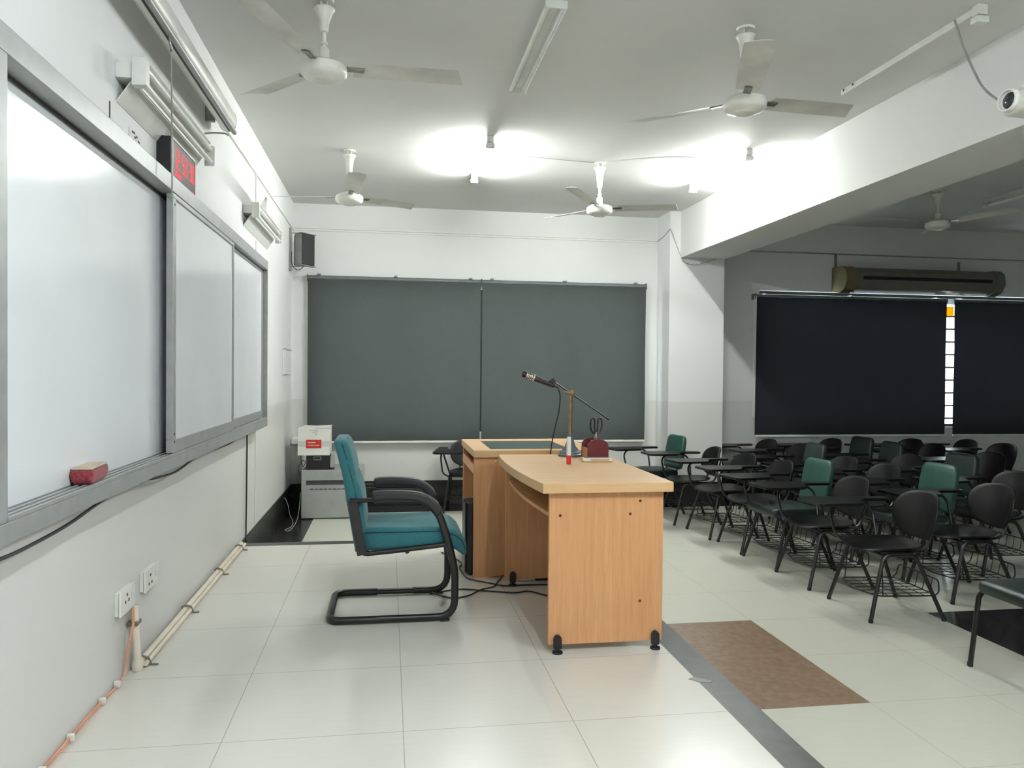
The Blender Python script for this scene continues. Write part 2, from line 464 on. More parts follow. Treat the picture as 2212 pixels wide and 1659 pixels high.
# ------------------------------------------------------------------ roller blinds
def blind(x0, x1, z0, z1, yb, label, chain=None, cloth='blind'):
    t = thing('roller_blind', ((x0+x1)/2, yb, z0), label, 'blind', 'grey roller blinds')
    r = B(); tube(r, [(x0, yb, z1-.03), (x1, yb, z1-.03)], .028, 16)
    box(r, x0-.006, x0, yb-.035, FAR, z1-.065, z1+.005); box(r, x1, x1+.006, yb-.035, FAR, z1-.065, z1+.005)
    obj('roller', r, M['blind_rail'], t)
    f = B(); N = 24; nz = 10
    vs = [[f.verts.new((x0+.005+(x1-x0-.010)*i/N, yb-.028 + .004*math.sin(i*1.7+j*.8) + .003*math.sin(i*.55), z0+.02+(z1-.06-z0)*j/nz)) for i in range(N+1)] for j in range(nz+1)]
    for j in range(nz):
        for i in range(N): f.faces.new((vs[j][i], vs[j][i+1], vs[j+1][i+1], vs[j+1][i]))
    bmesh.ops.solidify(f, geom=list(f.faces), thickness=.002)
    obj('fabric', f, M[cloth], t, 60)
    obj('bottom_rail', box(B(), x0+.008, x1-.008, yb-.036, yb-.02, z0, z0+.024, .004, 2), M['white'], t)
    for k in range(3):
        bx = x0 + .12 + (x1-x0-.24)*k/2
        obj('bracket', box(B(), bx-.018, bx+.018, yb-.02, FAR, z1+.002, z1+.016, .002, 1), M['metal'], t)
    if chain:
        c = B(); zc = chain
        tube(c, rpath([(x0-.02, yb-.03, z1-.03), (x0-.022, yb-.03, zc), (x0-.002, yb-.034, zc-.02), (x0+.004, yb-.034, z1-.03)], .02), .003, 6)
        obj('pull_chain', c, M['white'], t)
blind(.163, 2.094, .438, 2.305, FAR-.05, 'grey roller blind at the left of the lit window, behind the teal armchair')
blind(2.102, 4.058, .438, 2.305, FAR-.05, 'grey roller blind at the right of the lit window, behind the microphone')
blind(5.425, 7.985, .492, 2.222, FAR-.08, 'roller blind toned dark for shade, below the air conditioner, left of the bright window gap', .75, 'blind_shaded')
blind(8.085, 10.55, .492, 2.222, FAR-.08, 'roller blind toned dark for shade, right of the bright window gap, cut by the right edge', None, 'blind_shaded')
tag(obj('foil_sticker', box(B(), 8.09, 8.21, FAR+.06, FAR+.061, 2.02, 2.14), M['sticker']), 'small orange sheet stuck high on the glass in the bright gap between the dark blinds', 'sticker')

# ------------------------------------------------------------------ ceiling lights
def batten(x, y0, y1, n_tubes, lit, label, zc=CEIL, tube_mat='tube_on'):
    t = thing('ceiling_light', (x, (y0+y1)/2, zc), label, 'ceiling light', 'fluorescent battens on the ceiling')
    wd = .034 if n_tubes == 2 else .022
    obj('batten', box(B(), x-wd+.012, x+wd-.012, y0+.01, y1-.01, zc-.036, zc, .004, 2), M['fitting'], t)
    xs = {2: (x-.043, x+.043), 1: (x,), 0: (x,)}[n_tubes]
    zt = zc-.062
    ends = (y0, y1) if n_tubes else (y0,)
    for ye in ends:
        s = 1 if ye == y0 else -1
        h = B()
        if n_tubes == 2:
            box(h, x-.056, x+.056, min(ye, ye+s*.012), max(ye, ye+s*.012), zc-.078, zc-.036, .006, 2)
        else:
            box(h, x-.028, x+.028, min(ye-s*.01, ye+s*.035), max(ye-s*.01, ye+s*.035), zc-.055, zc, .006, 2)
            box(h, x-.036, x+.036, min(ye-s*.014, ye+s*.04), max(ye-s*.014, ye+s*.04), zc-.095, zc-.058, .01, 2)
        obj('end_holder', h, M['fitting'], t)
    for xt in xs:
        if not n_tubes: break
        b = B(); tube(b, [(xt, y0+.03, zt-(.012 if n_tubes == 1 else 0)), (xt, y1-.03, zt-(.012 if n_tubes == 1 else 0))], .0135, 14)
        obj('tube', b, M[tube_mat if lit else 'tube_off'], t)
    if n_tubes == 0:
        h = B()
        for yy in (y1-.06, y1-.16): box(h, x-.0235, x-.0215, yy-.008, yy+.008, zc-.024, zc-.012)
        obj('screw_hole', h, M['hole'], t)
    return t
batten(1.85, 3.75, 4.95, 2, False, 'unlit twin tube batten on the ceiling between the two nearest fans')
batten(1.83, 6.10, 7.30, 1, True, 'glowing tube light on the ceiling at the centre, between the two far fans')
batten(3.97, 6.06, 7.28, 1, True, 'glowing tube light on the ceiling close against the white beam')
batten(3.955, 3.50, 4.72, 0, False, 'bare white batten without a tube, beside the beam at the upper right')
batten(7.2, 6.1, 7.3, 1, False, 'dim unlit batten on the ceiling of the dark half at the right edge')
batten(1.83, -.3, 0.9, 1, True, 'unseen fill tube added on the ceiling above and behind the camera, nearer the whiteboard', tube_mat='tube_fill')  # added fill, out of view: brightens the desk front and near wall
batten(3.955, -.3, 0.9, 1, True, 'unseen fill tube added on the ceiling above and behind the camera, nearer the beam', tube_mat='tube_fill')  # second added fill batten, also out of view

# ------------------------------------------------------------------ ceiling fans
def fan(cx, cy, zb, th, label, R=.70, rod=.2):
    t = thing('ceiling_fan', (cx, cy, CEIL), label, 'ceiling fan', 'three bladed white ceiling fans')
    tr = Matrix.Translation((cx, cy, 0))
    zm = zb
    c = B(); lathe(c, [(.012, zm+.075+rod*.55), (.02, zm+.08+rod*.55), (.024, zm+.11+rod*.6), (.034, CEIL-.085), (.048, CEIL-.05), (.054, CEIL-.046), (.05, CEIL-.04), (.012, CEIL-.04)], 24, tr)
    obj('canopy', c, M['fanwhite'], t)
    h = B(); box(h, cx-.018, cx-.012, cy-.015, cy+.015, CEIL-.06, CEIL, .001, 1); box(h, cx+.012, cx+.018, cy-.015, cy+.015, CEIL-.06, CEIL, .001, 1)
    lathe(h, [(.045, CEIL-.01), (.05, CEIL)], 20, tr)
    obj('ceiling_hook', h, M['fanwhite'], t)
    d = B(); lathe(d, [(.011, zm+.05), (.011, CEIL-.03)], 14, tr); lathe(d, [(.024, zm+.055), (.026, zm+.06), (.026, zm+.105), (.02, zm+.112), (.012, zm+.113)], 18, tr)
    lathe(d, [(.017, zm+.125), (.019, zm+.128), (.019, zm+.134), (.017, zm+.137)], 14, tr)
    obj('downrod', d, M['fanwhite'], t)
    m = B(); lathe(m, [(0, zm-.058), (.05, zm-.057), (.062, zm-.05), (.066, zm-.048), (.1, zm-.038), (.112, zm-.024), (.116, zm-.004), (.112, zm+.018), (.095, zm+.03), (.04, zm+.036), (.03, zm+.056), (.012, zm+.058)], 40, tr)
    obj('motor_housing', m, M['fanwhite'], t)
    for k in range(3):
        a = math.radians(th + 120*k)
        rot = Matrix.Translation((cx, cy, zm+.024)) @ Matrix.Rotation(a, 4, 'Z')
        b = B(); N = 12; rings = []
        for i in range(N+1):
            u = i/N; r = .15 + (R-.15)*u; hw = .062 + .008*math.sin(u*PI*.6)
            tw = -math.radians(12-2*u); ring = []
            skew = .03 if u > .99 else 0
            prof = [(-1, 0), (-.5, .006), (0, .008), (.5, .006), (1, 0), (.5, .003), (0, .005), (-.5, .003)]
            for q, z in prof:
                y = q*hw; zz = z-.008
                ring.append((r + (skew*q if i == N else 0), y*math.cos(tw)-zz*math.sin(tw), .026*u + y*math.sin(tw)+zz*math.cos(tw)))
            rings.append(ring)
        loft(b, rings, rot)
        bl = obj('blade', b, M['blade'], t)
        k_ = B(); box(k_, .09, .2, -.02, .02, -.01, -.004, .002, 1, rot @ Matrix.Rotation(math.radians(-10), 4, 'X'))
        obj('blade_iron', k_, M['metal'], bl)
    return t
fan(.722, 4.04, 2.755, 8, 'white ceiling fan nearest the whiteboard, at the top left of the photo')
fan(2.93, 3.965, 2.70, 10, 'white ceiling fan at the upper right, in front of the beam and the bare batten')
fan(.716, 6.74, 2.70, 38, 'far white ceiling fan beside the left wall, above the wall speaker')
fan(2.885, 6.72, 2.69, 116, 'far white ceiling fan between the two glowing tubes, above the right grey blind')
fan(6.45, 7.05, 2.76, 60, 'dim ceiling fan in the unlit half above the air conditioner')

# ceiling cable between the two lit battens, looped at the far fan
c = B(); tube(c, spline([(1.853, 6.55, 3.098), (2.3, 6.62, 3.094), (2.7, 6.68, 3.096), (2.84, 6.70, 3.097), (2.94, 6.62, 3.094), (3.3, 6.35, 3.075), (3.6, 6.25, 3.062), (3.92, 6.4, 3.09)]), .0035, 6)
tag(obj('ceiling_cable', c, M['greycable']), 'thin grey cable along the ceiling linking the two glowing tubes past a fan', 'cable')

# ------------------------------------------------------------------ whiteboard on the left wall
Y0, Y1, Z0, Z1 = 2.04, 6.46, .80, 2.112
XF = .10
wb = thing('whiteboard', (0, (Y0+Y1)/2, Z0), 'long sliding whiteboard in a grey aluminium frame on the left wall', 'whiteboard')
f = B(); box(f, 0, XF, Y0, Y1, Z1-.072, Z1, .004, 2)
box(f, 0, XF, Y0, Y0+.115, Z0+.0552, Z1-.072, .004, 2); box(f, 0, XF, Y1-.025, Y1, Z0+.068, Z1-.072, .003, 2)
obj('frame', f, M['alu'], wb)
tr_ = B(); box(tr_, 0, XF, Y0, Y1, Z0, Z0+.055, .004, 2)
for x0, x1 in ((.0, .03), (.045, .053), (.07, .078), (.092, XF)): box(tr_, x0, x1, Y0+.1152, Y1-.026, Z0+.055, Z0+.068, .001, 1)
obj('pen_tray', tr_, M['alu'], wb)
obj('board_panel', box(B(), .012, .03, Y0+.115, Y1-.02, Z0+.068, Z1-.072), M['board'], wb)
tk = B(); box(tk, .031, .036, Y0+.115, Y1-.025, Z1-.085, Z1-.073)
obj('upper_track', tk, M['alu_dark'], wb)
def slider(y0, y1, x0, x1):
    s = B(); z0, z1 = Z0+.069, Z1-.073
    obj_s = obj('sliding_panel', box(s, x0+.006, x1-.008, y0+.012, y1-.012, z0+.05, z1-.018), M['board'], wb)
    g = B(); box(g, x0, x1, y0, y1, z1-.022, z1, .003, 2); box(g, x0, x1, y0, y1, z0, z0+.06, .003, 2)
    box(g, x0, x1, y0, y0+.05 if y0 < 4 else y0+.03, z0+.06, z1-.022, .003, 2); box(g, x0, x1, y1-.03, y1, z0+.06, z1-.022, .003, 2)
    obj('panel_frame', g, M['alu'], obj_s)
    if y0 < 4:
        g = B()
        for zz in (z0+.05, z0+.085, z1-.05): 
            tube(g, [(x1-.001, y0+.022, zz), (x1+.002, y0+.022, zz)], .006, 10)
        obj('screw', g, M['alu_dark'], obj_s)
slider(3.70, 5.10, .066, .097)
slider(5.05, Y1-.026, .038, .0655)

d = thing('board_duster', (.060, 2.815, .868), 'worn red duster with a pale wooden back lying on the whiteboard tray', 'duster')
m_ = Matrix.Translation((.060, 2.815, .869)) @ Matrix.Rotation(math.radians(4), 4, 'Z')
b = B(); loft(b, [[(x, y, z) for x, y in rrect(hx, hy, .012)] for z, hx, hy in ((0, .026, .082), (.008, .032, .092), (.03, .036, .098), (.046, .034, .092))], m_)
obj('felt_pad', b, M['duster'], d)
obj('back', box(B(), -.032, .032, -.088, .088, .0465, .056, .004, 2, m_), M['dustwood'], d)

# ------------------------------------------------------------------ digital clock
ck = thing('digital_clock', (.03, 4.0, 2.113), 'black digital wall clock with glowing red digits above the whiteboard', 'clock')
obj('case', box(B(), 0, .064, 3.782, 4.216, 2.113, 2.315, .004, 2), M['black'], ck)
g = B(); box(g, .064, .07, 3.782, 4.216, 2.303, 2.315, .002, 1); box(g, .064, .07, 3.782, 3.80, 2.113, 2.303, .002, 1); box(g, .064, .07, 4.21, 4.216, 2.113, 2.303, .001, 1)
obj('bezel', g, M['alu'], ck)
obj('display', box(B(), .064, .0665, 3.80, 4.21, 2.1135, 2.303), M['clockface'], ck)
SEG = {'0': 'abcdef', '1': 'bc', '2': 'abged', '3': 'abgcd', '5': 'afgcd', '8': 'abcdefg', '9': 'abcdfg', '7': 'abc', '4': 'fgbc', '6': 'afgedc'}
def digit(bm, ch, y, z, w, h, x, tk):
    for s in SEG[ch]:
        q = {'a': (0, w, h-tk, h), 'd': (0, w, 0, tk), 'g': (0, w, h/2-tk/2, h/2+tk/2), 'f': (0, tk, h/2, h), 'e': (0, tk, 0, h/2), 'b': (w-tk, w, h/2, h), 'c': (w-tk, w, 0, h/2)}[s]
        e = tk*.22
        box(bm, x, x+.0015, y+q[0]+e, y+q[1]-e, z+q[2]+e, z+q[3]-e)
for ch, yy in zip('125030', (3.828, 3.880, 3.958, 4.016, 4.100, 4.155)):
    b = B(); digit(b, ch, yy, 2.185, .042, .092, .0666, .0095); obj('digit', b, M['led'], ck)
for i, ch in enumerate('2803'):
    b = B(); digit(b, ch, 3.84+.03*i, 2.148, .018, .024, .0666, .005); obj('small_digit', b, M['led'], ck)
b = B(); digit(b, '8', 4.17, 2.128, .016, .02, .0666, .005); obj('small_digit', b, M['led'], ck)

# ------------------------------------------------------------------ wall tube fittings
def wall_fitting(y0, y1, z, label):
    t = thing('wall_tube_light', (0, (y0+y1)/2, z), label, 'wall light', 'unlit twin tube fittings on the left wall')
    L = y1-y0
    obj('back_box', box(B(), 0, .061, y0, y1-.04, z-.028, z+.032, .004, 2), M['fitting'], t)
    r = B(); prism(r, [(.0, z-.12), (.003, z-.12), (.058, z-.036), (.058, z-.03), (.0, z-.115)], y0+.012, y1-.06, 'y')
    prism(r, [(.058, z+.026), (.10, z+.062), (.10, z+.067), (.058, z+.032)], y0+.04, y1-.02, 'y')
    obj('reflector', r, M['fitting'], t)
    for zz in (z-.034, z+.030):
        b = B(); tube(b, [(.094, y0+.03, zz), (.094, y1-.004, zz)], .013, 14); obj('tube', b, M['tube_off'], t)
    for ye, wd in ((y0-.01, .045), (y1-.012, .012)):
        h = B(); prism(h, [(.062, z-.058), (.112, z-.056), (.118, z-.046), (.118, z+.042), (.112, z+.052), (.062, z+.054)], ye, ye+wd, 'y', .004)
        obj('end_cap', h, M['fitting'], t)
wall_fitting(3.24, 4.45, 2.405, 'unlit twin tube fitting on the left wall above the digital clock')
wall_fitting(5.92, 7.12, 2.415, 'unlit twin tube fitting on the left wall above the far end of the whiteboard')

# ------------------------------------------------------------------ projection screen
ps = thing('projection_screen', (.09, 3.7, 2.65), 'long white rolled up projection screen case high on the left wall, ending over the clock', 'projection screen')
b = B(); rr = [(x*.9, z) for x, z in rrect(.055, .062, .05, 6)]
prism(b, [(.09+x, 2.74+z) for x, z in rr], 2.2, 4.91, 'y')
obj('case', b, M['screencase'], ps)
for ye in (2.19, 4.91): obj('end_cap', prism(B(), [(.09+x*1.05, 2.74+z*1.05) for x, z in rr], ye, ye+.014, 'y', .003), M['white'], ps)
b = B(); tube(b, [(.135, 2.25, 2.661), (.135, 4.88, 2.661)], .014, 12)
obj('weight_bar', b, M['alu'], ps)
obj('slot', box(B(), .1, .125, 2.25, 4.89, 2.67, 2.677), M['cable'], ps)
for yy in (2.6, 4.74): obj('wall_bracket', box(B(), 0, .05, yy, yy+.03, 2.68, 2.79, .003, 1), M['metal'], ps)
b = B(); tube(b, rpath([(.135, 3.48, 2.647), (.14, 3.48, 2.61), (.14, 3.495, 2.595), (.14, 3.485, 2.585)], .01), .005, 8)
obj('pull_hook', b, M['metal'], ps)
b = B(); tube(b, [(.14, 3.492, 2.60), (.141, 3.50, 2.3), (.14, 3.51, 1.96)], .0036, 6)
obj('pull_cord', b, M['cord'], ps)
b = B(); tube(b, rpath([(.0, 4.72, 2.60), (.05, 4.70, 2.602), (.12, 4.70, 2.602), (.128, 4.73, 2.60)], .02), .005, 8)
obj('stay_hook', b, M['metal'], ps)

# ------------------------------------------------------------------ cable trunking on the walls
b = B(); box(b, 0, .014, 5.0, FAR-.001, 2.795, 2.811, .002, 1)
tag(obj('cable_trunking', b, M['white']), 'slim white cable trunking running along the top of the left wall to the corner', 'trunking', 'wall trunking')
b = B(); box(b, .015, CX0, FAR-.014, FAR, 2.80, 2.814, .002, 1); box(b, .015, CX0, FAR-.012, FAR, 2.825, 2.834, .002, 1)
tag(obj('cable_trunking', b, M['white']), 'slim white cable trunking across the far wall above the lit grey blinds', 'trunking', 'wall trunking')
b = B(); box(b, CX1+.01, RIGHT, FAR-.014, FAR, 2.74, 2.755, .002, 1)
tag(obj('cable_trunking', b, M['greycable']), 'slim trunking across the far wall of the dark half above the air conditioner', 'trunking', 'wall trunking')
b = B(); box(b, 0, .012, 6.45, 6.466, 2.51, 2.795, .002, 1); box(b, 0, .009, 6.475, 6.489, 0.006, 2.28, .002, 1)
tag(obj('cable_trunking', b, M['white']), 'vertical strip of trunking dropping down the left wall past the end of the whiteboard', 'trunking', 'wall trunking')
b = B(); tube(b, spline([(CX0-.02, FAR-.02, 2.82), (CX0-.006, 8.75, 2.85), (CX0-.004, CY+.02, 2.89), (CX0+.006, CY-.008, 2.88), (CX0+.06, CY-.006, 2.75), (BX0+.01, CY-.006, 2.572), (BX0+.05, CY-.01, 2.52), (BX0+.17, CY-.02, 2.498), (BX0+.30, CY-.03, 2.53), (BX0+.42, CY-.02, 2.571)]), .0035, 6)
tag(obj('loose_cable', b, M['greycable']), 'thin cable running round the column and sagging under the end of the beam', 'cable')

# ------------------------------------------------------------------ speaker in the corner
sp = thing('wall_speaker', (.12, 8.62, 2.36), 'grey loudspeaker with a black grille on the wall in the far left corner', 'speaker')
ms = Matrix.Translation((.135, 8.66, 2.535)) @ Matrix.Rotation(math.radians(-38), 4, 'Z')
b = B(); prism(b, [(-.08, -.05), (-.02, -.1), (.07, -.1), (.07, .1), (-.02, .1), (-.08, .05)], -.165, .165, 'z', .006, ms)
obj('cabinet', b, M['speaker'], sp)
obj('grille', box(B(), .0705, .082, -.094, .094, -.16, .16, .006, 2, ms), M['grille'], sp)
b = B(); box(b, .03, .09, -.105, .105, .166, .174, .002, 1, ms); box(b, .03, .09, -.105, .105, -.174, -.166, .002, 1, ms)
obj('end_plate', b, M['speaker'], sp)
b = B(); box(b, 0, .02, 8.58, 8.64, 2.31, 2.76, .002, 1); box(b, .0, .11, 8.60, 8.62, 2.705, 2.713); box(b, .0, .11, 8.60, 8.62, 2.35, 2.358)
obj('wall_bracket', b, M['speaker'], sp)
b = B(); tube(b, spline([(.03, 8.56, 2.5), (.035, 8.54, 2.38), (.06, 8.53, 2.33), (.1, 8.55, 2.31), (.14, 8.58, 2.34), (.15, 8.6, 2.37)]), .004, 6)
obj('cable', b, M['cable'], sp)

# ------------------------------------------------------------------ cables and sockets on the left wall
b = B(); tube(b, spline([(.02, 1.9, .76), (.06, 2.2, .752), (.06, 2.42, .75), (.06, 2.65, .758), (.05, 2.97, .78), (.04, 3.28, .788), (.05, 3.45, .788), (.07, 3.52, .782), (.07, 3.8, .768), (.06, 4.0, .768), (.05, 4.35, .786), (.05, 4.6, .789), (.06, 4.75, .785), (.06, 5.2, .78), (.03, 5.6, .784), (.012, 6.02, .788), (.012, 6.06, .74), (.012, 6.05, .4), (.012, 6.03, .0), (.016, 6.02, -.03), (.016, 6.02, -.26)]), .0055, 8)
tag(obj('cable', b, M['cable']), 'black cable drooping along the underside of the whiteboard and down the left wall', 'cable')

def socket(y0, y1, z0, z1, label, holes):
    t = thing('wall_socket', (0, (y0+y1)/2, z0), label, 'socket', 'sockets low on the left wall')
    obj('back_box', box(B(), 0, .016, y0+.004, y1-.004, z0+.004, z1-.004, .002, 1), M['white'], t)
    obj('face_plate', box(B(), .0165, .026, y0, y1, z0, z1, .004, 2), M['white'], t)
    b = B()
    for yy, zz in holes: box(b, .026, .0268, yy-.006, yy+.006, zz-.006, zz+.006)
    obj('switch', box(B(), .026, .031, y1-.05, y1-.02, (z0+z1)/2-.006, (z0+z1)/2+.02, .003, 2), M['white'], t)
    obj('socket_hole', b, M['hole'], t)
socket(3.235, 3.415, .272, .372, 'white socket plate low on the left wall with a pipe and orange cable below it', [(3.31, .345), (3.33, .32), (3.29, .32)])
socket(3.55, 3.745, .28, .375, 'white switched socket plate low on the left wall, further from the pipe', [(3.62, .345), (3.64, .31), (3.60, .31)])

pp = thing('conduit_pipe', (.03, 3.42, .02), 'cream plastic conduit pipe running along the foot of the left wall', 'pipe')
b = B(); tube(b, rpath([(.026, 3.40, .27), (.03, 3.405, .15), (.035, 3.415, .022), (.035, 3.46, .02)], .02), .016, 12); obj('upright_pipe', b, M['pvc'], pp)
b = B(); tube(b, [(.034, 3.42, .021), (.034, 5.73, .021)], .0135, 10); tube(b, [(.058, 3.44, .016), (.058, 5.73, .016)], .010, 10); obj('floor_pipe', b, M['pvc'], pp)
b = B(); lathe(b, [(.0, -.03), (.02, -.025), (.024, 0), (.02, .025), (0, .03)], 14, Matrix.Translation((.035, 3.415, .026))); obj('elbow', b, M['pvc'], pp)
for yy in (3.47, 4.19, 4.95, 5.6):
    b = B(); tube(b, [(.018, yy, .003), (.019, yy, .034), (.036, yy, .040), (.06, yy, .032), (.072, yy, .004), (.1, yy, .002)], .004, 6, sy=2.2); obj('pipe_clip', b, M['saddle'], pp)
b = B(); box(b, .002, .046, 3.375, 3.43, .195, .212, .003, 1); obj('pipe_strap', b, M['saddle'], pp)

b = B()
for o_ in (0, .012): tube(b, spline([(.03, 3.375-o_, .275), (.034, 3.36-o_, .2), (.02, 3.345-o_, .12), (.018, 3.33-o_, .05), (.014, 3.28-o_, .012), (.012, 3.0, .010+o_*.7), (.012, 2.6, .010+o_*.7), (.012, 1.8, .010+o_*.7)]), .0038, 7)
oc = tag(obj('orange_cable', b, M['orange']), 'orange cable from the socket down and along the foot of the left wall', 'cable')
for yy in (3.23, 3.07, 2.78, 2.56):
    b = B(); box(b, .002, .026, yy-.007, yy+.007, .004, .03, .003, 1); obj('cable_clip', b, M['white'], oc)

# loose sheets and marks on the left wall
b = B(); box(b, 0, .004, 3.40, 3.55, 2.19, 2.235, .001, 1); po_ = tag(obj('wall_plate', b, M['paper']), 'small torn white sticker on the left wall just above the whiteboard', 'sticker')
b = B()
for yy, zz in ((3.44, 2.225), (3.46, 2.226), (3.49, 2.218), (3.47, 2.21), (3.52, 2.205)): box(b, .004, .0047, yy-.012, yy+.010, zz-.004, zz+.004)
obj('smudge', b, M['mark'], po_)
b = B(); box(b, 0, .003, 3.176, 3.182, 2.195, 2.262); tag(obj('wall_crack', b, M['mark']), 'thin black vertical scratch on the left wall above the whiteboard', 'scratch')
b = B(); box(b, 0, .012, 8.10, 8.66, 1.20, 1.455, .003, 1)
tag(obj('blank_cover_plate', b, M['wall']), 'wall coloured blank cover plate on the left wall near the corner', 'cover plate')
b = B(); tube(b, spline([(.016, 8.08, 1.459), (.016, 8.2, 1.466), (.016, 8.4, 1.458), (.014, 8.72, 1.462)]), .005, 6)
tag(obj('short_cable', b, M['greycable']), 'short grey cable along the top of the blank cover plate', 'cable')

# ------------------------------------------------------------------ corner: trunk box, cabinet, crate, carton
tb = thing('trunk_box', (.06, 8.86, 0), 'tall plain wall box standing in the far left corner behind the carton', 'electrical box')
obj('body', box(B(), .002, .122, 8.78, FAR-.002, .003, .43, .006, 2), M['cabinet'], tb)
obj('socket_top', box(B(), .004, .13, 8.765, FAR-.002, .431, .512, .02, 3), M['white'], tb)
obj('plug', box(B(), .09, .125, 8.73, 8.764, .44, .48, .006, 2), M['greycable'], tb)
b = B(); tube(b, spline([(.11, 8.728, .46), (.12, 8.66, .42), (.14, 8.5, .33), (.17, 8.35, .27), (.19, 8.3, .25), (.21, 8.28, .30), (.19, 8.22, .32), (.16, 8.20, .28), (.15, 8.19, .24), (.16, 8.19, .20), (.172, 8.19, .17)]), .004, 6)
tag(obj('power_cable', b, M['cable']), 'black power cable dropping from the corner box past the carton to the cabinet', 'cable')
b = B(); tube(b, spline([(.03, 8.0, -.02), (.05, 7.98, -.03), (.08, 7.95, -.09), (.10, 7.93, -.18), (.13, 7.92, -.25), (.13, 7.8, -.272), (.09, 7.66, -.275), (.12, 7.6, -.275), (.15, 7.75, -.27), (.16, 8.05, -.24), (.168, 8.18, -.1), (.172, 8.19, .0)]), .003, 6)
tag(obj('white_cable', b, M['cord']), 'pale thin cable lying on the black skirting left of the grey cabinet', 'cable')

cb = thing('steel_cabinet', (.49, 8.45, FLOOR), 'low grey steel cabinet in the far left corner, under the black crate', 'cabinet')
X0, X1, Ya, Yb = .18, .80, 8.2, 8.74
b = B(); box(b, X0, X1, Ya+.02, Yb, FLOOR+.012, .222, .004, 2); box(b, X0, X1, Ya, Ya+.0195, FLOOR+.012, .02, .002, 1); box(b, X0, X1, Ya, Ya+.0195, .118, .222, .002, 1); box(b, X0, X0+.045, Ya, Ya+.0195, .021, .117); box(b, X1-.05, X1, Ya, Ya+.0195, .021, .117)
obj('body', b, M['cabinet'], cb)
b = B(); box(b, X0+.046, X1-.051, Ya+.012, Ya+.0198, .07, .116); obj('recess', b, M['cabinetdark'], cb)
b = B(); box(b, X0+.046, X1-.051, Ya+.005, Ya+.019, .022, .069); obj('shelf_lip', b, M['cabinet'], cb)
b = B()
for i in range(9): box(b, X0+.09+i*.045, X0+.12+i*.045, Ya+.002, Ya+.0049, .024, .032)
obj('louvre', b, M['cabinetdark'], cb)
obj('plinth', box(B(), X0+.01, X1-.01, Ya+.02, Yb, FLOOR, FLOOR+.011), M['cabinetdark'], cb)

cr = thing('plastic_crate', (.34, 8.38, .222), 'black crate with a pale handle slot on the grey cabinet, under the white carton', 'crate')
obj('body', box(B(), .222, .455, 8.24, 8.52, .2225, .372, .006, 2), M['black'], cr)
b = B(); y_ = 8.236
for x0, x1, z0, z1 in ((.295, .375, .352, .361), (.295, .375, .322, .331), (.295, .304, .331, .352), (.366, .375, .331, .352)): box(b, x0, x1, y_, 8.2395, z0, z1, .001, 1)
obj('handle_frame', b, M['metal'], cr)
ad = thing('grey_device', (.475, 8.4, .222), 'small pale grey device squeezed against the right side of the black crate', 'device')
obj('body', box(B(), .459, .492, 8.27, 8.5, .2225, .35, .006, 2), M['cabinet'], ad)
obj('base', box(B(), .4592, .505, 8.25, 8.268, .2225, .245, .002, 1), M['black'], ad)

ca = thing('carton', (.295, 8.37, .373), 'white cardboard carton with a red label, topmost on the stack in the far left corner', 'box')
obj('body', box(B(), .138, .458, 8.225, 8.53, .3725, .648, .003, 1), M['paper'], ca)
b = B(); box(b, .138, .297, 8.235, 8.385, .6482, .652, .001, 1, Matrix.Rotation(0, 4, 'X')); 
prism(b, [(.17, .652), (.30, .655), (.455, .652), (.47, .668), (.30, .662), (.18, .667)], 8.26, 8.5, 'y', .001)
obj('flap', b, M['paper'], ca)
obj('tape', box(B(), .1378, .4582, 8.2242, 8.2248, .463, .522), M['tape'], ca)
lb = obj('label', box(B(), .222, .376, 8.2232, 8.2241, .447, .534), M['redlabel'], ca)
b = B(); random.seed(3)
for z, n in ((.506, 10), (.477, 12)):
    x = .240
    for i in range(n):
        wd = random.choice((.005, .007, .009)); box(b, x, x+wd, 8.2226, 8.2231, z-random.choice((.003, .004, .005)), z+random.choice((.003, .004, .005))); x += wd+.0022
obj('label_writing', b, M['paper'], lb)
b = B()
for z, xs in ((.632, (.25, .262, .272, .284, .297, .308, .318, .33)), (.612, (.285, .297, .306, .318, .33)), (.588, (.316, .322))):
    for x in xs: box(b, x, x+.008, 8.2242, 8.2249, z-.003, z+.003)
obj('printed_writing', b, M['ink'], ca)

# ------------------------------------------------------------------ the two desks
d1 = thing('desk', (2.03, 3.95, 0), 'near beech desk with a bowed front edge, carrying the microphone stand', 'desk', 'beech laminate desks')
TZ0, TZ1 = .717, .761
def bow(u): return .032*math.sin(PI*u)**.9
N = 20
edge = [(1.725-.028*i/N - bow(i/N), 3.35 + (4.56-3.35)*i/N) for i in range(N+1)]
obj('tabletop', prism(B(), edge + [(2.325, 4.56), (2.325, 3.35)], TZ0, TZ1, 'z', .003), M['woodtop'], d1)
p1 = obj('end_panel', box(B(), 1.763, 2.292, 3.39, 3.415, .034, TZ0-.001, .0015, 1), M['woodz'], d1)
p2 = obj('end_panel', box(B(), 1.735, 2.292, 4.50, 4.525, .034, TZ0-.001, .0015, 1), M['woodz'], d1)
obj('modesty_panel', box(B(), 2.245, 2.265, 3.416, 4.499, .2, TZ0-.001), M['woodz'], d1)
sh = [(1.775-.02*i/N-.8*bow(i/N), 3.416+1.083*i/N) for i in range(N+1)]
obj('keyboard_shelf', prism(B(), sh + [(2.18, 4.499), (2.18, 3.416)], .598, .617, 'z', .002), M['woodz'], d1)
for x, z in ((1.812, .612), (2.182, .672), (2.135, .614), (2.185, .217)):
    b = B(); lathe(b, [(0, 0), (.0058, 0), (.0065, .0012), (.0045, .0014), (0, .0008)], 14, Matrix.Translation((x, 3.3898, z)) @ Matrix.Rotation(PI/2, 4, 'X'))
    obj('screw_hole', b, M['hole'], p1)
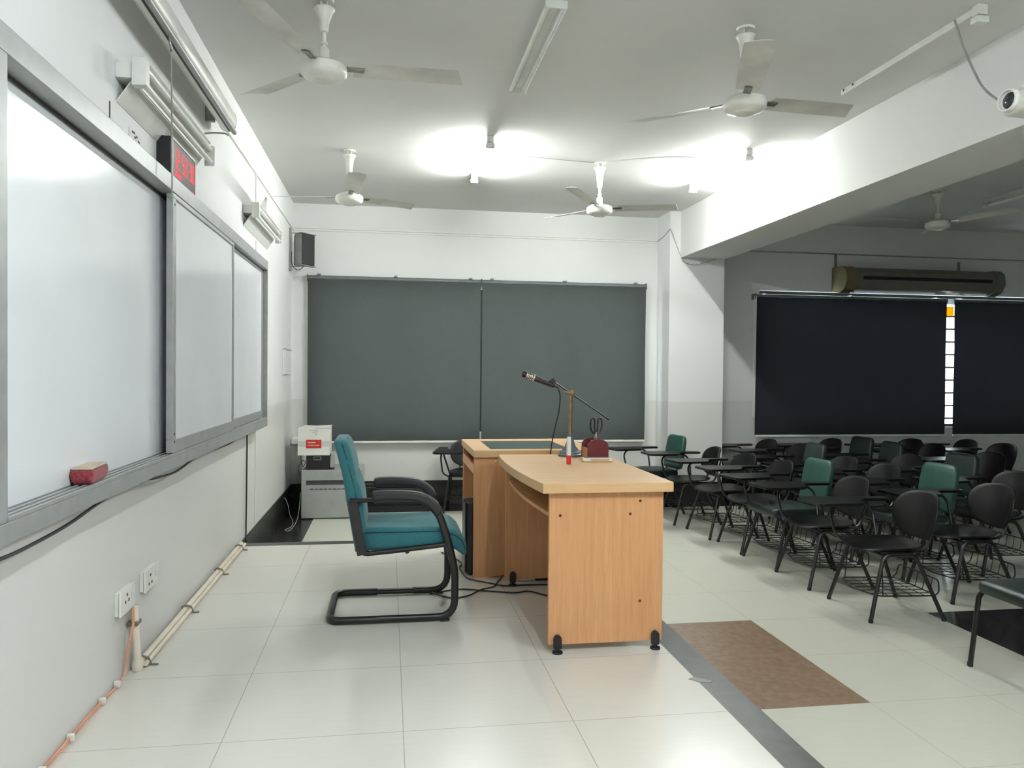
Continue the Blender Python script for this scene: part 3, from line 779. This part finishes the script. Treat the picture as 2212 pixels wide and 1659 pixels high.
def foot(x, y, s, parent):
    b = B(); poly = [(x-.018, .02), (x+.018, .02)] + [(x+.018*math.cos(a), .062+.02*math.sin(a)) for a in [PI*k/10 for k in range(11)]]
    prism(b, poly, y, y+s*.022, 'y', .004)
    lathe(b, [(.022, 0), (.024, .003), (.022, .010), (.009, .014), (.009, .024)], 18, Matrix.Translation((x, y+s*.012, 0)))
    obj('foot', b, M['black'], parent)
foot(1.803, 3.3895, -1, d1); foot(2.256, 3.3895, -1, d1); foot(1.778, 4.4995, -1, d1); foot(2.256, 4.4995, -1, d1)

d2 = thing('desk', (1.95, 5.06, 0), 'rear beech desk with a grey glass panel let into its top, behind the near desk', 'desk', 'beech laminate desks')
obj('tabletop', box(B(), 1.562, 2.335, 4.665, 5.46, .731, .776, .003, 1), M['woodtop'], d2)
obj('end_panel', box(B(), 1.567, 2.30, 4.69, 4.712, .004, .7305, .0015, 1), M['woodz'], d2)
obj('end_panel', box(B(), 1.572, 2.30, 5.425, 5.447, .004, .7305, .0015, 1), M['woodz'], d2)
obj('modesty_panel', box(B(), 2.26, 2.28, 4.713, 5.424, .2, .7305), M['woodz'], d2)
obj('keyboard_drawer', box(box(B(), 1.568, 1.586, 4.713, 5.424, .625, .684, .001, 1), 1.587, 2.05, 4.72, 5.417, .63, .645), M['woodz'], d2)
obj('glass_insert', prism(B(), [(1.672, 4.735), (2.158, 4.735), (2.158, 5.27), (1.672, 5.27)], .7762, .7785, 'z'), M['glassinsert'], d2)
b = B(); lathe(b, [(0, 0), (.007, 0), (.006, .006), (0, .008)], 12, Matrix.Translation((1.70, 4.689, .705)) @ Matrix.Rotation(PI/2, 4, 'X')); obj('hook', b, M['chrome'], d2)

pc = thing('computer_tower', (1.72, 4.83, 0), 'black computer tower standing on the floor under the rear desk', 'computer')
obj('case', box(B(), 1.532, 1.96, 4.74, 4.925, .012, .45, .008, 2), M['black'], pc)
obj('front_bezel', box(B(), 1.520, 1.5315, 4.742, 4.923, .02, .445, .005, 2), M['blacksteel'], pc)
b = B()
for x in (1.56, 1.9):
    for y in (4.76, 4.905): lathe(b, [(.012, 0), (.012, .012)], 10, Matrix.Translation((x, y, 0)))
obj('foot', b, M['black'], pc)

# cables on the platform
def floor_cable(pts, mat, label, r=.0045):
    b = B(); tube(b, spline(pts), r, 7); return tag(obj('floor_cable', b, mat), label, 'cable', 'cables loose on the floor around the desks')
floor_cable([(1.29, 4.37, .006), (1.373, 4.405, .006), (1.48, 4.43, .006), (1.63, 4.37, .006), (1.76, 4.325, .006), (1.85, 4.34, .006), (1.94, 4.24, .006), (2.05, 4.2, .006)], M['cable'], 'black cable snaking across the floor from the armchair leg under the near desk')
floor_cable([(1.30, 4.36, .014), (1.36, 4.30, .006), (1.42, 4.265, .006), (1.5, 4.30, .006), (1.58, 4.376, .015), (1.66, 4.46, .006), (1.70, 4.56, .006), (1.742, 4.664, .012), (1.75, 4.72, .006)], M['cable'], 'black cable looping from the armchair leg up to the foot of the rear desk')
floor_cable([(1.42, 5.36, .006), (1.5, 5.16, .006), (1.53, 5.02, .006), (1.505, 4.93, .006), (1.51, 4.80, .006), (1.525, 4.68, .006), (1.56, 4.62, .006), (1.65, 4.50, .015), (1.73, 4.47, .006), (1.86, 4.475, .006), (2.05, 4.46, .006)], M['cable'], 'black cable curling round the computer tower and behind the far panel foot')
floor_cable([(1.535, 4.66, .02), (1.56, 4.655, .008), (1.62, 4.652, .010), (1.69, 4.66, .016), (1.77, 4.67, .022)], M['orange'], 'thin orange wire lying along the foot of the rear desk', .003)
ex = thing('extension_strip', (1.9, 4.60, 0), 'short power strip lying on the floor behind the near desk', 'power strip')
obj('body', box(B(), 1.93, 2.2, 4.575, 4.63, .001, .035, .006, 2), M['black'], ex)
obj('end', box(B(), 1.82, 1.929, 4.575, 4.63, .001, .034, .006, 2), M['white'], ex)
b = B(); tube(b, [(2.085+.062*math.cos(a*PI/16), 3.60+.05*math.sin(a*PI/16), .012) for a in range(32)], .010, 8, True)
tag(obj('coiled_cable', b, M['cable']), 'black coil of cable on the floor under the near desk', 'cable')
b = B(); prism(b, [(2.272, 3.02), (2.30, 2.985), (2.345, 2.972), (2.362, 2.985), (2.335, 3.01), (2.30, 3.035)], .0002, .002, 'z')
tag(obj('tape_scrap', b, M['tapegrey']), 'scrap of grey tape on the dark strip at the platform edge', 'tape')

# ------------------------------------------------------------------ on the near desk
st = thing('microphone_stand', (2.105, 4.45, TZ1), 'tabletop microphone stand with a brass pole and blue grey bell base', 'microphone stand')
tr = Matrix.Translation((2.105, 4.45, 0))
b = B(); lathe(b, [(.070, TZ1+.0005), (.071, TZ1+.012), (.062, TZ1+.018), (.060, TZ1+.026), (.050, TZ1+.032), (.046, TZ1+.042), (.032, TZ1+.058), (.022, TZ1+.085), (.016, TZ1+.12), (.013, TZ1+.13), (0, TZ1+.13)], 36, tr); obj('base', b, M['bluegrey'], st)
JZ = 1.13
b = B(); lathe(b, [(.0105, TZ1+.125), (.0105, JZ-.05), (.0115, JZ-.048), (.0115, JZ-.02), (.008, JZ-.01)], 18, tr); obj('pole', b, M['brass'], st)
b = B(); lathe(b, [(0, -.016), (.012, -.012), (.0165, 0), (.012, .012), (0, .016)], 16, Matrix.Translation((2.11, 4.44, JZ))); 
tube(b, [(2.06, 4.434, JZ+.008), (2.085, 4.434, JZ+.004), (2.112, 4.434, JZ-.004)], [.004, .008, .009], 10)
tube(b, [(2.105, 4.45, JZ-.03), (2.108, 4.447, JZ)], .010, 10); obj('swivel_joint', b, M['brass'], st)
P0, P1 = Vector((2.0, 4.434, 1.196)), Vector((2.33, 4.434, .978))
b = B(); tube(b, [P0, P1], .0042, 8); tube(b, [P1-(P1-P0).normalized()*.015, P1+(P1-P0).normalized()*.004], .006, 8); obj('boom', b, M['blacksteel'], st)
b = B(); box(b, 1.972, 2.012, 4.424, 4.444, 1.188, 1.208, .005, 2); lathe(b, [(0, -.014), (.011, -.01), (.011, .01), (0, .014)], 12, Matrix.Translation((1.993, 4.434, 1.208)) @ Matrix.Rotation(PI/2, 4, 'X')); obj('mic_clip', b, M['black'], st)

mc = thing('microphone', (1.94, 4.434, 1.19), 'black handheld microphone with a silver grille, held by the desk stand', 'microphone')
A_, Z_ = Vector((1.812, 4.434, 1.243)), Vector((2.005, 4.434, 1.170))
ax = (Z_-A_).normalized(); q = Vector((0, 0, 1)).rotation_difference(ax).to_matrix().to_4x4(); mm = Matrix.Translation(A_) @ q
b = B(); lathe(b, [(0, 0), (.012, .001), (.0185, .006), (.0205, .016), (.0205, .024), (.019, .026), (0, .026)], 22, mm); obj('head_cap', b, M['black'], mc)
b = B(); lathe(b, [(.0195, .0262), (.0212, .030), (.0222, .05), (.0215, .066), (.0195, .078), (.016, .08)], 22, mm)
gr = obj('grille', b, M['chrome'], mc)
b = B()
for zz in (.034, .044, .054, .064):
    for k in range(12):
        a = 2*PI*(k + (.5 if zz in (.044, .064) else 0))/12
        box(b, -.0028, .0028, -.0035, .0035, -.0008, .0008, .0005, 1, mm @ Matrix.Rotation(a, 4, 'Z') @ Matrix.Translation((.0222, 0, zz)) @ Matrix.Rotation(PI/2, 4, 'Y'))
obj('grille_hole', b, M['cable'], gr)
b = B(); lathe(b, [(.0165, .0802), (.0175, .084), (.0165, .10), (.0145, .15), (.013, .195), (.010, .205), (0, .206)], 22, mm); obj('handle', b, M['black'], mc)
b = B(); tube(b, spline([tuple(A_+ax*.205), tuple(A_+ax*.225), (2.03, 4.45, 1.155), (2.046, 4.47, 1.11), (2.046, 4.50, 1.02), (2.035, 4.55, .92), (2.025, 4.585, .83), (2.02, 4.61, .72), (2.02, 4.615, .45), (2.02, 4.615, .05)]), [.0055]*9+[.0038]*64, 8)
obj('mic_cable', b, M['cable'], mc)

mk = thing('marker_pen', (2.005, 4.06, TZ1), 'white marker pen with a red cap end standing upright on the near desk', 'marker pen')
tr = Matrix.Translation((2.005, 4.06, 0))
b = B(); lathe(b, [(.0115, TZ1+.0005), (.0125, TZ1+.003), (.0125, TZ1+.046), (.0115, TZ1+.047)], 18, tr); obj('cap', b, M['red'], mk)
b = B(); lathe(b, [(.0118, TZ1+.0472), (.0122, TZ1+.05), (.0122, TZ1+.125), (.0105, TZ1+.128), (.0105, TZ1+.143), (.009, TZ1+.145), (0, TZ1+.145)], 18, tr); obj('barrel', b, M['white'], mk)

OX0, OX1, OY0, OY1 = 2.160, 2.283, 4.26, 4.40
og = thing('desk_organizer', (2.22, 4.33, TZ1), 'maroon wooden desk organizer with rounded side panels on the near desk', 'desk organizer')
def arch(x0, x1, h):
    r = .045; pts = [(x0, TZ1+.001), (x1, TZ1+.001)]
    pts += [(x1-r+r*math.cos(a), TZ1+h-r+r*math.sin(a)) for a in [PI/2*k/8 for k in range(9)]]
    pts += [(x0+r+r*math.cos(a), TZ1+h-r+r*math.sin(a)) for a in [PI/2+PI/2*k/8 for k in range(9)]]
    return pts
for yy in (OY0, OY1-.008): obj('side_panel', prism(B(), arch(OX0, OX1, .112), yy, yy+.008, 'y', .001), M['maroon'], og)
obj('end_panel', box(B(), OX0+.002, OX0+.008, OY0+.009, OY1-.009, TZ1+.001, TZ1+.062), M['tan'], og)
obj('end_panel', box(B(), OX1-.008, OX1-.002, OY0+.009, OY1-.009, TZ1+.001, TZ1+.062), M['tan'], og)
obj('bottom', box(B(), OX0+.009, OX1-.009, OY0+.009, OY1-.009, TZ1+.001, TZ1+.006), M['tan'], og)
obj('divider', box(B(), OX0+.045, OX0+.050, OY0+.009, OY1-.009, TZ1+.007, TZ1+.10), M['maroon'], og)
b = B(); box(b, OX0+.012, OX0+.032, OY0+.02, OY0+.045, TZ1+.0065, TZ1+.088, .004, 2)
tag(obj('eraser', b, M['white']), 'small white stick standing in the left slot of the maroon organizer', 'eraser')

sc_ = thing('scissors', (2.225, 4.34, TZ1+.007), 'scissors with black handles standing upright in the maroon organizer', 'scissors')
for s in (-1, 1):
    mt_ = Matrix.Translation((2.225, 4.33+.0025*s, TZ1+.128)) @ Matrix.Rotation(math.radians(4*s+2), 4, 'Y')
    b = B(); prism(b, [(-.007, .02), (.007, .02), (.007, -.06), (s*.004, -.118), (-.005*s-.001, -.06)], -.0012, .0012, 'y', 0, mt_); obj('blade', b, M['chrome'], sc_)
    loop = [(s*.004, 0, .012), (s*.022, 0, .026), (s*.030, 0, .055), (s*.027, 0, .088), (s*.014, 0, .104), (s*.005, 0, .090), (s*.006, 0, .05)]
    pts = spline(loop + [loop[0]], 5)[:-1]
    b = B(); t_ = bmesh.new(); tube(t_, pts, .0048, 8, True); join(b, t_, mt_); obj('handle', b, M['black'], sc_)

rm = thing('remote_control', (2.19, 4.17, TZ1), 'flat cream plastic case lying on the near desk in front of the maroon organizer', 'remote control')
mr = Matrix.Translation((2.188, 4.165, TZ1)) @ Matrix.Rotation(math.radians(-3), 4, 'Z')
obj('case', box(B(), -.082, .082, -.026, .026, .001, .021, .005, 2, mr), M['cream'], rm)
obj('groove', box(B(), -.04, .065, -.0268, -.0255, .008, .015, .0004, 1, mr), M['tan'], rm)
obj('key_panel', box(B(), -.07, .07, -.018, .018, .0212, .0224, .0005, 1, mr), M['ink'], rm)

# ------------------------------------------------------------------ teal armchair
AY0, AY1 = 3.905, 4.375; ACY = (AY0+AY1)/2
ac = thing('armchair', (1.1, ACY, 0), 'teal upholstered cantilever armchair with black tube frame facing the near desk', 'armchair')
fr = B()
for yy in (AY0-.012, AY1+.012):
    s = -1 if yy < ACY else 1
    path = rpath([(.985, yy, .612), (1.225, yy, .612), (1.305, yy, .545), (1.355, yy, .395), (1.388, yy, .25), (1.388, yy, .021), (1.20, yy, .021), (.80, yy, .021)], [0, .03, .09, .06, .05, .09, 0, 0], 7)
    tube(fr, path, .019, 12, sx=1.0, sy=.82)
    tube(fr, rpath([(.905, yy+s*-.01, .37), (.94, yy-s*.01, .345), (1.10, yy-s*.01, .358), (1.355, yy-s*.004, .385)], .05), .013, 10)
    tube(fr, [(.87, yy, .612), (1.0, yy, .612)], .0145, 10, sx=.8)
tube(fr, rpath([(1.0, AY0-.012, .021), (.772, AY0-.012, .021), (.772, AY1+.012, .021), (1.0, AY1+.012, .021)], .07), .019, 12)
tube(fr, [(1.15, AY0-.002, .352), (1.15, AY1+.002, .352)], .012, 10)
obj('frame', fr, M['blacksteel'], ac)
for yy in (AY0-.012, AY1+.012):
    b = B(); box(b, -.024, .024, -.011, .011, -.145, .135, .004, 2, Matrix.Translation((.905, yy, .485)) @ Matrix.Rotation(math.radians(-10), 4, 'Y')); obj('back_bracket', b, M['black'], ac)
    top = spline([(.975, .640), (1.02, .648), (1.12, .648), (1.20, .640), (1.255, .618), (1.295, .585), (1.318, .545)], 5)
    rings = []
    T, Nn = frames([Vector((p[0], 0, p[1])) for p in [(v.x, v.y) for v in [Vector((q_[0], q_[1], 0)) for q_ in top]]], False)
    for i, v in enumerate(top):
        dn = Vector((T[i].z, 0, -T[i].x)); e = .5 if i in (0, len(top)-1) else 1
        ring = []
        for a_, b_ in rrect(.026*(.8 if e < 1 else 1), .0235*e, .014, 4):
            ring.append(Vector((v.x, yy, v.y)) + dn*(.012+b_) + Vector((0, a_, 0)))
        rings.append([tuple(p) for p in ring])
    obj('armrest', loft(B(), rings), M['armrest'], ac)
    b = B(); box(b, 1.315, 1.362, yy-.013, yy+.013, .0, .012, .003, 1); obj('floor_glide', b, M['black'], ac)
# backrest: stacked rounded rings, leaning
def back_rings(e=0.0):
    rows = []
    for z, xf, xb, hw in ((.335, .955, .905, .17), (.345, .962, .893, .20), (.40, .958, .885, .215), (.50, .945, .868, .222), (.60, .935, .850, .226), (.66, .922, .842, .228), (.715, .900, .832, .228), (.725, .892, .830, .228), (.735, .897, .828, .228), (.80, .884, .812, .226), (.86, .868, .796, .218), (.89, .855, .785, .205), (.903, .845, .790, .18)):
        rows.append([(( xf+xb)/2 + a, ACY + b, z) for a, b in rrect((xf-xb)/2, hw, .03, 4)])
    return rows
obj('backrest', loft(B(), back_rings()), M['teal'], ac, 60)
zs = [(.36, .936), (.45, .924), (.55, .910), (.65, .894), (.75, .868), (.84, .843), (.885, .829)]
for yy in (ACY-.2255, ACY+.2255):
    b = B(); tube(b, spline([(x, yy + (.0 if z < .8 else (.012 if yy < ACY else -.012)*((z-.8)/.09)), z) for z, x in zs], 4), .0028, 6); obj('back_piping', b, M['piping'], ac)
rows = []
for x, zt, zb, hw in ((.925, .455, .365, .195), (.935, .468, .352, .212), (1.02, .470, .350, .222), (1.14, .468, .356, .226), (1.26, .470, .364, .227), (1.34, .464, .372, .226), (1.395, .446, .345, .222), (1.43, .415, .318, .214), (1.447, .38, .312, .20), (1.452, .355, .32, .18)):
    rows.append([(x, ACY + a, (zt+zb)/2 + b_) for a, b_ in rrect(hw, (zt-zb)/2, .028, 4)])
obj('seat', loft(B(), rows), M['teal'], ac, 60)
for yy in (ACY-.2275, ACY+.2275):
    b = B(); tube(b, spline([(.94, yy+(.012 if yy < ACY else -.012), .444), (1.02, yy+(.004 if yy < ACY else -.004), .447), (1.14, yy, .447), (1.26, yy, .448), (1.34, yy, .443), (1.395, yy+(.004 if yy < ACY else -.004), .42), (1.43, yy+(.012 if yy < ACY else -.012), .385), (1.444, yy+(.024 if yy < ACY else -.024), .345)], 4), .003, 6); obj('seat_piping', b, M['piping'], ac)

# ------------------------------------------------------------------ tablet arm chairs
def chair_frame(root, tablet=True, basket=True, lean=0.0):
    for s in (-1, 1):
        b = B(); tube(b, rpath([(-.245, s*.255, .012), (-.135-lean, s*(.20+lean*.35), .405), (.075+lean, s*(.20+lean*.35), .405), (.235, s*.255, .012)], .05), .013, 8)
        lf = obj('leg_frame', b, M['blacksteel'], root)
        for x in (-.2455, .2355): obj('foot_cap', lathe(B(), [(.0135, 0), (.0145, .004), (.0145, .022), (.012, .024)], 10, Matrix.Translation((x, s*.2555, 0))), M['black'], lf)
        b = B(); tube(b, rpath([(-.10, s*.12, .408), (.12, s*.12, .405), (.205, s*.12, .42), (.252, s*.115, .55), (.285, s*.11, .66)], .06), .0105, 8)
        obj('back_post', b, M['blacksteel'], root)
    b = B(); tube(b, [(-.13, -.20, .400), (-.13, .20, .400)], .010, 8); tube(b, [(.07, -.20, .400), (.07, .20, .400)], .010, 8)
    obj('cross_bar', b, M['blacksteel'], root)
    if tablet:
        b = B(); tube(b, rpath([(-.16, .205, .40), (-.20, .27, .44), (-.235, .285, .60), (-.19, .285, .657), (.02, .29, .657), (.075, .285, .60), (.07, .22, .41)], [0, .05, .05, .05, .05, .08, 0]), .0095, 8)
        obj('tablet_support', b, M['blacksteel'], root)
        poly = [(-.44, .335), (-.46, .30), (-.43, .06), (-.40, .035), (-.13, .055), (-.09, .10), (-.05, .215), (.0, .245), (.17, .25), (.19, .27), (.185, .335), (.16, .35), (-.40, .355)]
        obj('tablet_arm', prism(B(), poly, .668, .688, 'z', .004), M['tablet'], root)
    if basket:
        b = B(); bx0, bx1, by = -.18, .21, .225
        tube(b, rpath([(bx0, -by, .155), (bx0-.05, 0, .15), (bx0, by, .155), (bx1, by, .15), (bx1, -by, .15)], .05, 5, True), .0048, 6, True)
        tube(b, rpath([(bx1-.02, -by, .15), (bx1+.012, -by, .17), (bx1+.018, -by+.015, .245), (bx1+.018, by-.015, .245), (bx1+.012, by, .17), (bx1-.02, by, .15)], .03, 4), .0045, 6)
        for i in range(1, 6):
            yy = -by + 2*by*i/6; tube(b, rpath([(bx0-.02, yy, .152), (bx1+.002, yy, .148), (bx1+.018, yy, .245)], .02, 3), .0025, 5)
        for i in range(1, 5):
            xx = bx0 + (bx1-bx0)*i/5; tube(b, [(xx, -by, .151), (xx, by, .151)], .0025, 5)
        for s in (-1, 1): tube(b, [(bx0+.03, s*by, .153), (-.145, s*.20, .36)], .004, 6); tube(b, [(bx1-.03, s*by, .15), (.095, s*.20, .37)], .004, 6)
        obj('book_basket', b, M['blacksteel'], root)

def sup(c, e): return math.copysign(abs(c)**e, c)
def black_chair():
    r = thing('tablet_chair', (0, 0, 0), '', 'chair')
    def seat(a, b):
        R = math.hypot(a, b); th = math.atan2(b, a); x = R*sup(math.cos(th), .62); y = R*sup(math.sin(th), .62)
        px, py = -.03 + .205*x, .215*y*(1-.06*x)
        z = .43 + .012*R**3 - .028*max(0, -x)**4 + .016*max(0, x)**3
        return Vector((px, py, z)), Vector((0, 0, 1))
    obj('seat', disc_shell(B(), seat, .014), M['blackshell'], r, 60)
    def back(a, b):
        R = math.hypot(a, b); th = math.atan2(b, a); u = R*sup(math.cos(th), .72); v = R*sup(math.sin(th), .72)
        y = .228*u*(1 - .10*max(0, -v)); z = .618 + .152*v
        x = .262 + (z-.612)*.22 - .075*u*u
        n = Vector((1, 2*.075*u/.222*1, -.22)).normalized()
        return Vector((x, y, z)), n
    obj('backrest', disc_shell(B(), back, .012), M['blackshell'], r, 60)
    chair_frame(r); return r
def green_chair(mat, tablet=True, basket=True):
    r = thing('tablet_chair', (0, 0, 0), '', 'chair')
    rows = []
    for x, z0, z1, hw in ((-.25, .425, .452, .19), (-.244, .408, .466, .208), (-.2, .408, .474, .215), (0, .408, .476, .215), (.15, .408, .474, .212), (.188, .412, .466, .20), (.195, .425, .455, .185)):
        rows.append([(x, a, (z0+z1)/2 + b_) for a, b_ in rrect(hw, (z1-z0)/2, .022, 4)])
    obj('seat', loft(B(), rows), M['darkpad'], r, 60)
    rows = []
    for z, hw, ht in ((.475, .16, .012), (.482, .178, .022), (.52, .188, .026), (.66, .188, .027), (.78, .184, .026), (.815, .174, .023), (.834, .155, .017), (.84, .13, .008)):
        xc = .252 + (z-.6)*.16
        rows.append([(xc + b_, a, z) for a, b_ in rrect(hw, ht, .018, 4)])
    obj('backrest', loft(B(), rows), mat, r, 60)
    chair_frame(r, tablet, basket, 0.0 if tablet else .085); return r

proto = {'k': black_chair(), 'g': green_chair(M['green']), 'd': green_chair(M['darkpad']), 'p': green_chair(M['darkpad'], False, False)}
used = {}
# kind, x, y, turn in degrees, label.  Row 1 stands nearest the platform; the chairs face the whiteboard.
CH = [
 ('p', 4.34, 3.41, 0, 'dark padded chair without a writing tablet, cut by the right edge of the photo'),
 ('k', 4.265, 4.635, -3, 'black tablet chair nearest the camera with its whole rounded back in view'),
 ('k', 4.265, 5.36, -2, 'black tablet chair in the front row directly behind the nearest one'),
 ('g', 4.27, 5.91, 3, 'green backed tablet chair in the middle of the front row beside the platform'),
 ('k', 4.265, 6.44, -2, 'black tablet chair in the front row just beyond the green backed one'),
 ('k', 4.22, 7.05, 2, 'black tablet chair in the front row, two beyond the green backed one'),
 ('k', 4.17, 7.72, -4, 'black tablet chair in the front row with its rounded back against the white column'),
 ('g', 3.97, 8.30, 8, 'green backed tablet chair at the far end of the front row beside the lit blind'),
 ('k', 5.06, 4.92, -4, 'black tablet chair in the second row, nearest the camera at the right'),
 ('g', 5.07, 5.52, 3, 'green backed tablet chair in the second row, the brightest green back at the right'),
 ('k', 5.05, 6.11, 0, 'black tablet chair in the second row just beyond its green backed chair'),
 ('k', 5.04, 6.70, 2, 'black tablet chair in the second row, two beyond its green backed chair'),
 ('d', 5.03, 7.29, -3, 'dark green padded tablet chair in the second row, behind the front row black backs'),
 ('k', 5.28, 7.95, 0, 'black tablet chair in the second row, second from the far wall'),
 ('k', 5.22, 8.56, 2, 'black tablet chair at the far end of the second row below the dark blind corner'),
 ('k', 5.8, 5.55, -2, 'black tablet chair in the third row, nearest the camera at the right edge'),
 ('d', 5.85, 6.25, 2, 'dark green padded tablet chair in the third row, behind the brightest green back'),
 ('k', 5.81, 6.87, 0, 'black tablet chair in the third row, third from the right edge'),
 ('d', 5.95, 7.40, -3, 'dark padded tablet chair in the third row, fourth from the right edge'),
 ('k', 6.06, 8.60, 3, 'black tablet chair at the far end of the third row under the dark blind'),
 ('d', 6.02, 8.0, 2, 'dark padded square backed chair standing close under the dark blind'),
 ('k', 6.8, 6.98, 0, 'black tablet chair in the fourth row, nearest the camera'),
 ('k', 6.86, 7.9, -2, 'black tablet chair in the fourth row left of the bright window gap'),
 ('k', 7.05, 8.52, 3, 'black tablet chair at the far end of the fourth row under the dark blind'),
 ('k', 7.75, 7.9, 0, 'black tablet chair in the back row near the right edge of the photo'),
 ('k', 7.78, 8.52, -6, 'black tablet chair in the back row right of the bright window gap'),
 ('k', 1.93, 8.48, 80, 'lone black tablet chair by the far wall, half hidden by the rear desk'),
]
for kind, x, y, turn, label in CH:
    if kind not in used: c = proto[kind]; used[kind] = 1
    else: c = copy_tree(proto[kind])
    c.location = (x, y, FLOOR); c.rotation_euler = (0, 0, math.radians(turn))
    tag(c, label, 'chair', 'tablet arm chairs facing the whiteboard')

# ------------------------------------------------------------------ projector near the beam
pj = thing('projector', (3.9, 2.88, 2.44), 'white ceiling projector with a dark lens, cut by the right edge of the photo', 'projector')
mp_ = Matrix.Translation((3.825, 2.88, 2.435)) @ Matrix.Rotation(math.radians(6), 4, 'Z')
b = B(); rows = []
for y, hx, hz in ((-.17, .10, .035), (-.155, .118, .048), (0, .122, .052), (.155, .118, .05), (.195, .105, .044), (.205, .09, .03)):
    rows.append([(a, y, b_) for a, b_ in rrect(hx, hz, .032, 5)])
loft(b, rows, mp_); obj('body', b, M['white'], pj, 50)
b = B(); lathe(b, [(.048, 0), (.050, .012), (.047, .03), (.041, .03), (.039, .012)], 30, mp_ @ Matrix.Translation((-.108, .145, .006)) @ Matrix.Rotation(-PI/2, 4, 'Y')); obj('lens_ring', b, M['white'], pj)
b = B(); lathe(b, [(0, .022), (.02, .02), (.0385, .010), (.0385, .002), (0, .002)], 30, mp_ @ Matrix.Translation((-.108, .145, .006)) @ Matrix.Rotation(-PI/2, 4, 'Y')); obj('lens', b, M['lens'], pj)
b = B(); box(b, -.05, .05, -.08, .17, .0525, .06, .002, 1, mp_); obj('top_panel', b, M['greycable'], pj)
b = B(); tube(b, [(3.88, 2.86, 2.49), (3.88, 2.86, CEIL)], .02, 14); lathe(b, [(.06, CEIL-.012), (.06, CEIL)], 20, Matrix.Translation((3.88, 2.86, 0))); obj('ceiling_mount', b, M['white'], pj)
b = B(); tube(b, spline([(3.932, 3.66, 3.09), (3.928, 3.64, 3.05), (3.93, 3.60, 2.94), (3.92, 3.52, 2.80), (3.90, 3.42, 2.66), (3.88, 3.30, 2.555), (3.85, 3.18, 2.49), (3.83, 3.08, 2.46)]), .006, 8); obj('cable', b, M['greycable'], pj)

# ------------------------------------------------------------------ air conditioner
ai = thing('air_conditioner', (7.45, 8.8, 2.25), 'large ivory air conditioner mounted above the dark blinds', 'air conditioner')
prof = [(FAR-.002, 2.285), (8.80, 2.262), (8.70, 2.30), (8.645, 2.40), (8.66, 2.50), (8.72, 2.555), (FAR-.002, 2.57)]
obj('body', prism(B(), prof, 6.62, 8.50, 'x', .006), M['acbody'], ai)
for x0, x1, cm in ((6.47, 6.619, 'yellowed'), (8.501, 8.62, 'acbody')): obj('end_cap', prism(B(), [(FAR-.002, 2.275), (8.80, 2.25), (8.69, 2.29), (8.63, 2.39), (8.65, 2.51), (8.715, 2.565), (FAR-.002, 2.58)], x0, x1, 'x', .01), M[cm], ai)
b = B(); box(b, 6.70, 8.44, 8.636, 8.652, 2.405, 2.445, .003, 1); obj('air_outlet', b, M['cable'], ai)
obj('hanger', box(box(B(), 6.50, 6.53, FAR-.02, FAR, 2.58, 2.74, .002, 1), 8.2, 8.23, FAR-.02, FAR, 2.571, 2.70, .002, 1), M['metal'], ai)
